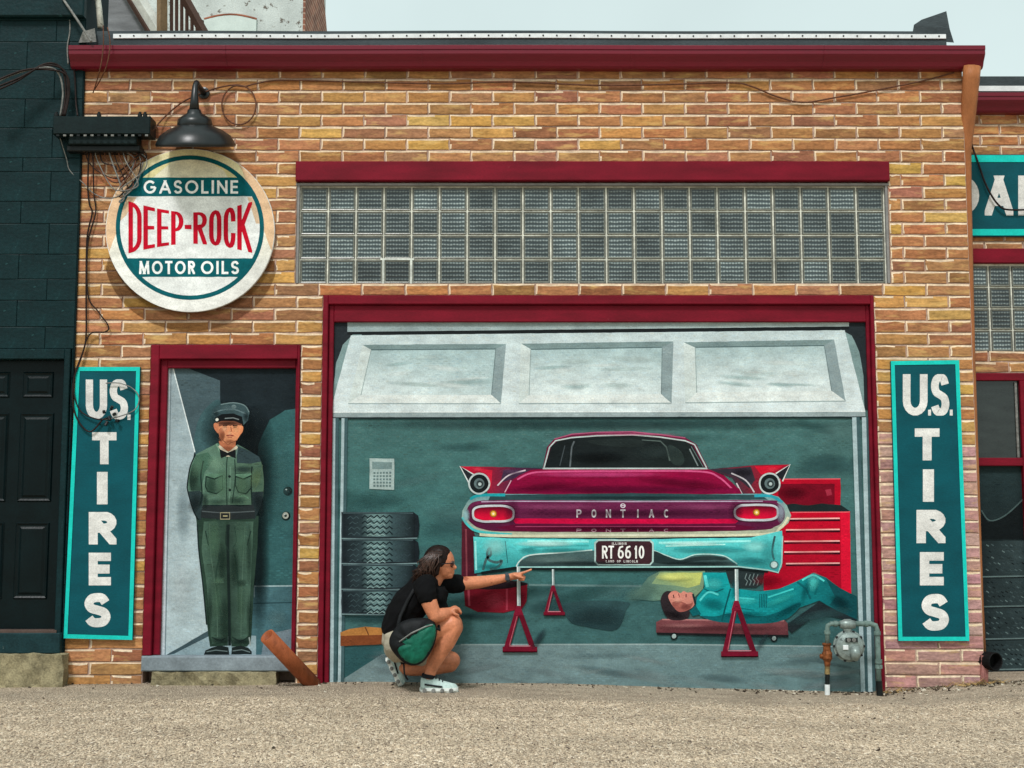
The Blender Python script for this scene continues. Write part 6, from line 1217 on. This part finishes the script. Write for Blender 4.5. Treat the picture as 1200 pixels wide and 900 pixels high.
cols = [L4(c) for c in ((180, 162, 140), (140, 123, 105), (232, 214, 190), (98, 84, 71), (202, 182, 157), (216, 198, 173), (156, 136, 114), (188, 168, 145))]
for i in range(30000):
    y = -rr.uniform(.35, 3.7) if i % 9 else -rr.uniform(.02, .9); hw = 3.75 * (8.73 + y) / 8.73 * 1.02; x = rr.uniform(-hw, hw); s = rr.uniform(.0022, .0052) * (1 if y < -.7 else .7); z = gz(x, y)
    a = rr.uniform(0, 6.28); ca, sa = math.cos(a) * s, math.sin(a) * s; q = rr.uniform(.6, 1.1)
    n = len(mb.v); mb.v += [Vector((x + ca, y + sa, z)), Vector((x - sa * q, y + ca * q, z)), Vector((x - ca, y - sa, z)), Vector((x + sa * q, y - ca * q, z)), Vector((x + rr.uniform(-.3, .3) * s, y, z + s * rr.uniform(.7, 1.1)))]
    mb.f += [[n, n + 1, n + 4], [n + 1, n + 2, n + 4], [n + 2, n + 3, n + 4], [n + 3, n, n + 4]]; mb.c += [rr.choice(cols)] * 5
deb = mb.build('gravel_and_shadow_grit', PAINT, None, recalc=False); tag(deb, 'loose pebbles and grit, with dark grit as contact shadow along the foot of the wall', 'gravel', kind='stuff')
mb = MB()
for i in range(150):
    x = P(rr.choice([rr.uniform(1030, 1060), rr.uniform(1095, 1175), rr.uniform(1120, 1160)]), 805).x; y = rr.uniform(-.10, -.02); l = rr.uniform(.03, .09); an = rr.uniform(0, 6.28); p0 = Vector((x, y, gz(x, y) + .004))
    p1 = p0 + Vector((math.cos(an) * l, math.sin(an) * l * .5, rr.uniform(.0, .05))); s = Vector((0, .002, .002)); mb.add([p0 - s, p0 + s, p1], [(0, 1, 2)], [L4(rr.choice([(176, 146, 96), (140, 108, 66), (96, 78, 50)]))] * 3)
st_ = mb.build('dry_grass', PAINT); tag(st_, 'dry grass and straw lying at the right wall corner', 'grass', kind='stuff')

# ------------------------------------------------------------------ the crouching person
PY = -.29
SKIN = mat('skin', (200, 127, 93), .45, .20, 11, bmp=.15, fine=70, spec=.3, wear=((166, 92, 66), 9, .60)); SHIRTM = mat('black_cotton', (9, 9, 11), .9, .25, 12, bmp=.4, fine=160); SHORTM = mat('stone_cotton', (168, 160, 142), .9, .12, 14, bmp=.4, fine=160)
HAIRM = mat('dark_brown_hair', (30, 19, 16), .42, .5, 30, (1, 1, .3), bmp=.5, fine=140); SHOEM = mat('mint_grey_mesh_fabric', (186, 206, 200), .7, .14, 40, bmp=.3); SOLEM = mat('white_foam_sole', (226, 230, 224), .6, .08, 20); DARKM = mat('dark_shoe_trim', (26, 28, 32), .6, .2)
def remesh(mb, name, material, parent, voxel=.007, smooth=3, push=0.0):
    me = bpy.data.meshes.new('tmp'); me.from_pydata([tuple(v) for v in mb.v], [], mb.f)
    bm = bmesh.new(); bm.from_mesh(me); bmesh.ops.recalc_face_normals(bm, faces=bm.faces); bm.to_mesh(me); bm.free()
    o = bpy.data.objects.new('tmp', me); COL.objects.link(o)
    md = o.modifiers.new('r', 'REMESH'); md.mode = 'VOXEL'; md.voxel_size = voxel; md.use_smooth_shade = True
    sm = o.modifiers.new('s', 'SMOOTH'); sm.factor = .5; sm.iterations = smooth
    dg = bpy.context.evaluated_depsgraph_get(); m2 = bpy.data.meshes.new_from_object(o.evaluated_get(dg)); bpy.data.objects.remove(o)
    m2.name = name; m2.transform(Matrix.Translation(-wloc(parent))); m2.materials.clear(); m2.materials.append(material)
    if push:
        nm = [v.normal.copy() for v in m2.vertices]
        for v, q in zip(m2.vertices, nm):
            c = v.co; d = mnoise.noise(Vector((c.x * 9 + c.z * 7, c.y * 5, c.z * 11 - c.x * 4))) ; e_ = 1 - abs(mnoise.noise(Vector((c.x * 16 - c.z * 12, c.y * 8, c.z * 14 + 5)))) * 2
            v.co = c + q * push * (d + .6 * e_)
    for p in m2.polygons: p.use_smooth = True
    return link(bpy.data.objects.new(name, m2), parent)
def limb(mb, pts, n=14):
    """pts: (px, py, Y, r, [ry]); elliptical sections, ry across the picture depth; rounded ends"""
    ps = [P(a[0], a[1], a[2]) for a in pts]; r = [a[3] for a in pts]; ry = [a[4] if len(a) > 4 else a[3] for a in pts]
    S = []; 
    for i in range(len(ps) - 1):
        for k in range(4):
            t = k / 4; S.append((ps[i].lerp(ps[i + 1], t), r[i] + (r[i + 1] - r[i]) * t, ry[i] + (ry[i + 1] - ry[i]) * t))
    S.append((ps[-1], r[-1], ry[-1])); vs = []; fs = []
    for i, (p, ra, rb) in enumerate(S):
        d = (S[min(i + 1, len(S) - 1)][0] - S[max(i - 1, 0)][0]).normalized(); yv = Vector((0, 1, 0)); n2 = (yv - d * yv.dot(d))
        if n2.length < .2: n2 = Vector((0, 0, 1)) - d * d.z
        n2.normalize(); n1 = d.cross(n2)
        vs += [p + n1 * math.cos(2 * math.pi * k / n) * ra + n2 * math.sin(2 * math.pi * k / n) * rb for k in range(n)]
    for i in range(len(S) - 1):
        for k in range(n): fs.append((i * n + k, i * n + (k + 1) % n, (i + 1) * n + (k + 1) % n, (i + 1) * n + k))
    fs += [tuple(range(n - 1, -1, -1)), tuple(range((len(S) - 1) * n, len(S) * n))]; mb.add(vs, fs)
    for i in range(len(ps)): mb.ell(ps[i], min(r[i], ry[i]) if i not in (0, len(ps) - 1) else r[i], ry[i], r[i], 12, 8)
PER = empty('person', (P(497, 806, PY).x, PY, gz(P(497, 806, PY).x, PY)), 'person in black shirt and pale shorts crouching and pointing at the painted car', 'person')
NY, FY = PY - .17, PY + .17
b = MB()
limb(b, [(466, 748, PY, .075, .14), (479, 716, PY, .095, .145), (500, 692, PY, .09, .14), (508, 681, PY, .055, .06), (512, 675, PY, .05), (516, 668, PY, .048)])
hc = P(517, 659, PY)                                  # head
b.ell(hc, .088, .074, .098, 18, 12, rot=.15); b.ell(P(521, 664, PY), .066, .062, .082, 16, 10, rot=.1); b.ell(P(524.5, 673, PY), .038, .042, .030, 12, 8); b.ell(P(527.5, 675, PY), .020, .026, .018, 10, 7)
b.ell(P(531.8, 664.6, PY), .022, .015, .016, 10, 7, rot=.3); b.ell(P(530, 660.5, PY), .014, .012, .026, 10, 7, rot=-.35); b.ell(P(530.2, 670.2, PY), .016, .024, .007, 10, 6); b.ell(P(529.8, 672.2, PY), .015, .022, .007, 10, 6); b.ell(P(529, 656.5, PY), .014, .045, .011, 10, 6)
for s in (-1, 1): b.ell(P(513.5, 664, PY + s * .075), .018, .010, .030, 10, 7, rot=.2)
limb(b, [(498, 687, NY - .02, .056), (503, 706, NY - .06, .052), (509.5, 722, NY - .06, .044), (519, 720, NY - .03, .042), (529, 716.5, NY + .01, .028), (533, 715, NY + .02, .030, .038)])
for k in range(4):
    limb(b, [(532, 713.5 + k * .2, NY - .012 + k * .020, .0105), (537.5, 713.2 + k * .6, NY - .012 + k * .021, .010), (540, 717.5 + k * .5, NY - .012 + k * .021, .009)], 8)
limb(b, [(530, 716, NY - .02, .011), (533, 719.5, NY - .03, .010), (537, 721, NY - .025, .009)], 8)
limb(b, [(517, 685, FY - .02, .056), (540, 684, FY + .02, .047), (560, 682.5, FY + .05, .043), (580, 679.5, FY + .07, .034), (597, 676.3, FY + .08, .024, .028)])
hy = FY + .08
limb(b, [(597, 676.3, hy, .024, .028), (603, 675, hy, .025, .036), (609, 674.3, hy, .022, .038)])
limb(b, [(608, 672.5, hy - .022, .0105), (614, 670.8, hy - .024, .0095), (619, 669, hy - .024, .0085), (622.5, 667.4, hy - .024, .0075)], 8)
for k, (dx, yy) in enumerate(((0, -.004), (-.4, .014), (-1.2, .030))): limb(b, [(609 + dx, 674.5, hy + yy, .0105), (614.5 + dx, 676, hy + yy, .010), (613.5 + dx, 679.6, hy + yy, .0092), (609.5 + dx, 679.5, hy + yy, .0085)], 8)
limb(b, [(602, 673.5, hy - .03, .012), (608, 676, hy - .042, .0105), (612.5, 677.2, hy - .038, .009)], 8)
NL = PY - .10; FL = PY + .12
limb(b, [(467, 752, NL, .088), (500, 741, NL - .03, .086), (530, 731.5, NL - .05, .067), (531.5, 735, NL - .05, .062), (522, 752, NL - .04, .064), (512, 771, NL - .03, .047), (505.5, 785, NL - .02, .037), (503, 792, NL - .02, .036)])
limb(b, [(467, 757, FL, .085), (500, 768, FL + .02, .078), (529, 774, FL + .03, .060), (527, 778, FL + .03, .056), (505, 781, FL + .02, .060), (482, 783.5, FL, .048), (464, 783, FL, .036)])
BODYP = remesh(b, 'body', SKIN, PER, .0055, 3)
s = MB()   # shirt
limb(s, [(461, 735, PY, .075, .165), (470, 723, PY, .108, .175), (482, 708, PY, .118, .185), (494, 694, PY, .108, .185), (503, 684, PY, .068, .165)])
s.ell(P(511, 699, PY), .085, .15, .075, 14, 9); s.ell(P(512, 712, PY), .075, .13, .07, 14, 9)
limb(s, [(500, 684, NY + .02, .062), (497, 688, NY - .02, .070), (500.5, 698, NY - .055, .066)]); limb(s, [(508, 684, FY - .05, .06), (520, 684.5, FY - .01, .066), (536, 684.3, FY + .015, .060)])
remesh(s, 'shirt', SHIRTM, PER, .007, 4, .011)
s = MB(); limb(s, [(463.5, 738, PY, .078, .155), (464, 750, PY, .092, .175), (467, 759, PY, .090, .17)]); limb(s, [(467, 752, NL, .098), (488, 746, NL - .02, .099)]); limb(s, [(467, 757, FL, .095), (490, 765, FL + .01, .092)])
remesh(s, 'shorts', SHORTM, PER, .008, 4, .010)
# hair
h = MB(); h.ell(P(512.5, 656, PY), .094, .090, .100, 16, 10, rot=.35); h.ell(P(505, 665, PY), .075, .092, .085, 14, 9); h.ell(P(516, 647.5, PY), .072, .076, .050, 14, 9, rot=.2)
hr = random.Random(2)
for k in range(26):
    yy = PY + hr.uniform(-.088, .085); sx = hr.uniform(500, 513); ex = hr.uniform(487, 503); ey = hr.uniform(670, 680)
    limb(h, [(sx, hr.uniform(650, 658), yy, .018), ((sx + ex) / 2 - hr.uniform(-1, 4), (655 + ey) / 2, yy * 1.0 + hr.uniform(-.015, .015), .017), (ex, ey, yy + hr.uniform(-.02, .02), .009)], 7)
for k in range(8):
    s_ = -1 if k % 2 else 1; limb(h, [(517 + hr.uniform(-2, 2), 648, PY + s_ * .06, .014), (515 + hr.uniform(-2, 3), 660, PY + s_ * .086, .013), (511 + hr.uniform(-3, 2), 673, PY + s_ * .084, .009)], 7)
remesh(h, 'hair', HAIRM, PER, .0055, 1)
h = MB()
for k in range(130):
    s_ = hr.choice([-1, -1, 1]); y0_ = PY + s_ * hr.uniform(.02, .09); x0_ = hr.uniform(504, 521); ex = hr.uniform(482, 512); ey = hr.uniform(668, 684); yy = PY + s_ * hr.uniform(.075, .1)
    h.tube([P(x0_, 641.5 + abs(x0_ - 514) * .35, PY + s_ * .03), P(x0_ - 3, 648, PY + s_ * .085), P((x0_ + ex) / 2 - 3, 657, PY + s_ * .098), P((x0_ + ex) / 2 - 4 + hr.uniform(-2, 2), 666, yy), P(ex, ey, yy * 1.0)], [.004, .006, .006, .005, .002], 5)
h2 = MB()
for k in range(34):
    s_ = hr.choice([-1, -1, -1, 1]); x0_ = hr.uniform(506, 520); ex = hr.uniform(481, 511); ey = hr.uniform(668, 686); w1 = hr.uniform(-2.5, 2.5)
    h2.tube([P(x0_, 642.5 + abs(x0_ - 514) * .35, PY + s_ * .05), P(x0_ - 4 + w1, 650, PY + s_ * .094), P((x0_ + ex) / 2 - 3 - w1, 659, PY + s_ * .105), P((x0_ + ex) / 2 - 5 + w1, 667, PY + s_ * .1), P(ex, ey, PY + s_ * hr.uniform(.07, .11))], [.003, .0045, .0045, .004, .0015], 5)
h2s = h2.build('hair_highlights', mat('light_hair_strands', (58, 37, 29), .35, .4, 60, spec=.5), PER, smooth=True); h2s['kind'] = 'stuff'
hs_ = h.build('hair_strands', mat('brown_hair_strands', (46, 28, 22), .4, .5, 60, spec=.4), PER, smooth=True); hs_['kind'] = 'stuff'
# glasses, watch, earring
GLM = mat('brown_lens', (96, 44, 26), .12, .1, spec=.7, bmp=0); gl = MB()
for s_ in (-1, 1): gl.lathe(P(530.2, 661.2, PY + s_ * .034), (1, s_ * .35, -.1), [(-.004, .024), (.003, .023), (.004, .0)], 16)
SG = gl.build('sunglasses', GLM, PER); gl = MB()
for s_ in (-1, 1): gl.tube([P(530, 660, PY + s_ * .058), P(522, 660.5, PY + s_ * .078), P(514, 661.5, PY + s_ * .085)], .0035, 6)
gl.tube([P(531.3, 660.3, PY - .014), P(532, 660, PY), P(531.3, 660.3, PY + .014)], .003, 6); gl.build('temple', DARKM, SG)
wa = MB(); wp = P(594.5, 676.8, FY + .078); ax = (P(597, 676.3, FY + .08) - P(590, 677.8, FY + .076)).normalized(); wa.lathe(wp - ax * .012, ax, [(0, .033), (.004, .0345), (.020, .0345), (.024, .033)], 18); wa.box(wp.x - .014, wp.x + .014, wp.y - .042, wp.y - .030, wp.z - .016, wp.z + .016); wa.build('watch', mat('grey_watch_band', (62, 70, 76), .5, .15), PER)
# shoes
def shoe(name, heel, toe, up, Yc, parent):
    """heel, toe: points at the sole; up: direction away from the sole"""
    d = toe - heel; L = d.length; d.normalize(); up = up.normalized(); side = d.cross(up)
    prof = [(.0, .030, .070), (.08, .038, .085), (.25, .040, .088), (.42, .042, .075), (.60, .047, .055), (.80, .046, .042), (.94, .034, .034), (1.0, .016, .020)]
    up_ = MB(); n = 14; vs = []; fs = []
    for t, hw, h_ in prof:
        for k in range(n):
            a = math.pi * k / (n - 1); vs.append(heel + d * t * L + side * math.cos(a) * hw + up * (.018 + math.sin(a) ** .8 * h_ * .93 if 0 < k < n - 1 else .018))
    for i in range(len(prof) - 1):
        for k in range(n): fs.append((i * n + k, i * n + (k + 1) % n, (i + 1) * n + (k + 1) % n, (i + 1) * n + k))
    fs += [tuple(range(n)), tuple(range((len(prof) - 1) * n, len(prof) * n))]; up_.add(vs, fs); o = up_.build(name, SHOEM, parent, smooth=True)
    sl = MB(); vs = []; fs = []; m_ = 24
    for lv, gr in ((0, -.002), (.010, .004), (.028, .003)):
        for k in range(m_):
            a = 2 * math.pi * k / m_; t = .5 - .53 * math.cos(a); hw = .048 * (abs(math.sin(a)) ** .6) * (1 if t > .5 else .9); wavy = .004 * math.sin(8 * a) if lv == 0 else 0
            vs.append(heel + d * t * L + side * (hw + gr) * (1 if math.sin(a) >= 0 else -1) + up * (lv + wavy))
    for i in range(2):
        for k in range(m_): fs.append((i * m_ + k, i * m_ + (k + 1) % m_, (i + 1) * m_ + (k + 1) % m_, (i + 1) * m_ + k))
    fs += [tuple(range(m_)), tuple(range(2 * m_, 3 * m_))]; sl.add(vs, fs); sl.build('sole', SOLEM, o)
    for s_ in (-1, 1):
        tr = MB(); tr.tube([heel + d * L * .12 + side * s_ * .041 + up * .05, heel + d * L * .38 + side * s_ * .047 + up * .042, heel + d * L * .60 + side * s_ * .050 + up * .036], .006, 6); tr.build('side_stripe', DARKM, o)
        for k in range(4):
            pd = MB(); c = heel + d * L * (.12 + .24 * k) + side * s_ * .047 + up * .013; pd.lathe(c - side * s_ * .004, side * s_, [(0, .013), (.010, .013), (.011, .008)], 12); pd.build('sole_pod', CABLE_G, o)
    lc = MB(); 
    for k in range(4): lc.tube([heel + d * L * (.42 + .09 * k) - side * .026 + up * (.086 - .012 * k), heel + d * L * (.42 + .09 * k) + up * (.096 - .012 * k), heel + d * L * (.42 + .09 * k) + side * .026 + up * (.086 - .012 * k)], .004, 6)
    lc.build('laces', DARKM, o); cl_ = MB(); cl_.lathe(heel + d * L * .2 + up * .085, up + d * .15, [(0, .043), (.02, .044), (.026, .040)], 16); cl_.build('collar', DARKM, o); return o
y_n = NL - .02; g0 = gz(P(510, 806, y_n).x, y_n) + .002
ha = P(493, 806, y_n); ha.z = g0; ta = P(536, 806, y_n); ta.z = g0
SH1 = shoe('shoe', ha, ta, Vector((0, 0, 1)), y_n, PER)
y_f = FL; t_ = P(466, 806, y_f); t_.z = gz(t_.x, y_f) + .022; hl = P(452, 772, y_f)
shoe('shoe', hl, t_ + (t_ - hl).normalized() * .02, Vector((1, 0, .42)), y_f, PER)
# sling bag
BAG = empty('sling_bag', P(480, 780, NY - .06), 'green and black sling bag hanging at the hip of the crouching person', 'bag')
NYL = mat('green_nylon', (22, 98, 78), .5, .30, 9, bmp=.5, fine=40); NYB = mat('black_nylon', (20, 22, 24), .6, .3, 12, bmp=.5)
bpts = [(459, 742), (470, 729), (488, 724), (505, 726), (512, 736), (509, 756), (498, 774), (486, 780), (474, 777), (462, 766), (456, 754)]
def pillow(mb, pts, Yc, th, seed=1):
    q = smooth_pts(pts, True, 4); n = len(q); cx = sum(a for a, _ in q) / n; cy = sum(b_ for _, b_ in q) / n; vs = []; fs = []; rr_ = random.Random(seed)
    lev = [(1.0, 0), (.97, .35), (.86, .66), (.62, .9), (.3, 1.0)]; rings = [(k_, -t_2) for k_, t_2 in lev[::-1]] + [(k_, t_2) for k_, t_2 in lev[1:]]
    for k_, t_2 in rings:
        for a, b_ in q: vs.append(P(cx + (a - cx) * k_, cy + (b_ - cy) * k_, Yc) + Vector((0, t_2 * th + (mnoise.noise(Vector((a * .12, b_ * .12, seed))) * .012 if abs(t_2) > .3 else 0), 0)))
    for i in range(len(rings) - 1):
        for k in range(n): fs.append((i * n + k, i * n + (k + 1) % n, (i + 1) * n + (k + 1) % n, (i + 1) * n + k))
    fs += [tuple(range(n)), tuple(range((len(rings) - 1) * n, len(rings) * n))]; mb.add(vs, fs)
YBg = NL - .155; mb = MB(); pillow(mb, bpts, YBg, .052); mb.build('bag_body', NYB, BAG, smooth=True)
mb = MB(); pillow(mb, [(466, 754), (480, 742), (497, 733), (508, 731), (511, 740), (507, 756), (497, 772), (486, 778), (474, 774), (467, 765)], YBg - .018, .046, 2); mb.build('green_pocket', NYL, BAG, smooth=True)
mb = MB(); mb.tube([P(468, 752, YBg - .055), P(482, 742, YBg - .066), P(498, 734.5, YBg - .06), (P(507, 732, YBg - .05))], .005, 6); mb.build('zip', CABLE_G, BAG)
mb = MB(); mb.tube([P(466, 736, YBg), P(469, 722, NY - .03), P(478, 703, NY - .02), P(487, 688, NY + .0), P(494, 679, PY - .11), P(500, 675, PY - .05)], .012, 8, flat=.4); mb.build('strap', NYB, BAG, smooth=True)
mb = MB(); mb.tube([P(510, 736, YBg), P(515, 738, YBg + .02), P(514, 733, YBg + .04)], .009, 6); mb.build('strap_tail', NYB, BAG, smooth=True); mb = MB(); mb.tube([P(473, 777, YBg), P(474, 790, YBg + .03), P(478, 797, YBg + .03)], .006, 6); mb.build('strap_tail', NYB, BAG, smooth=True)
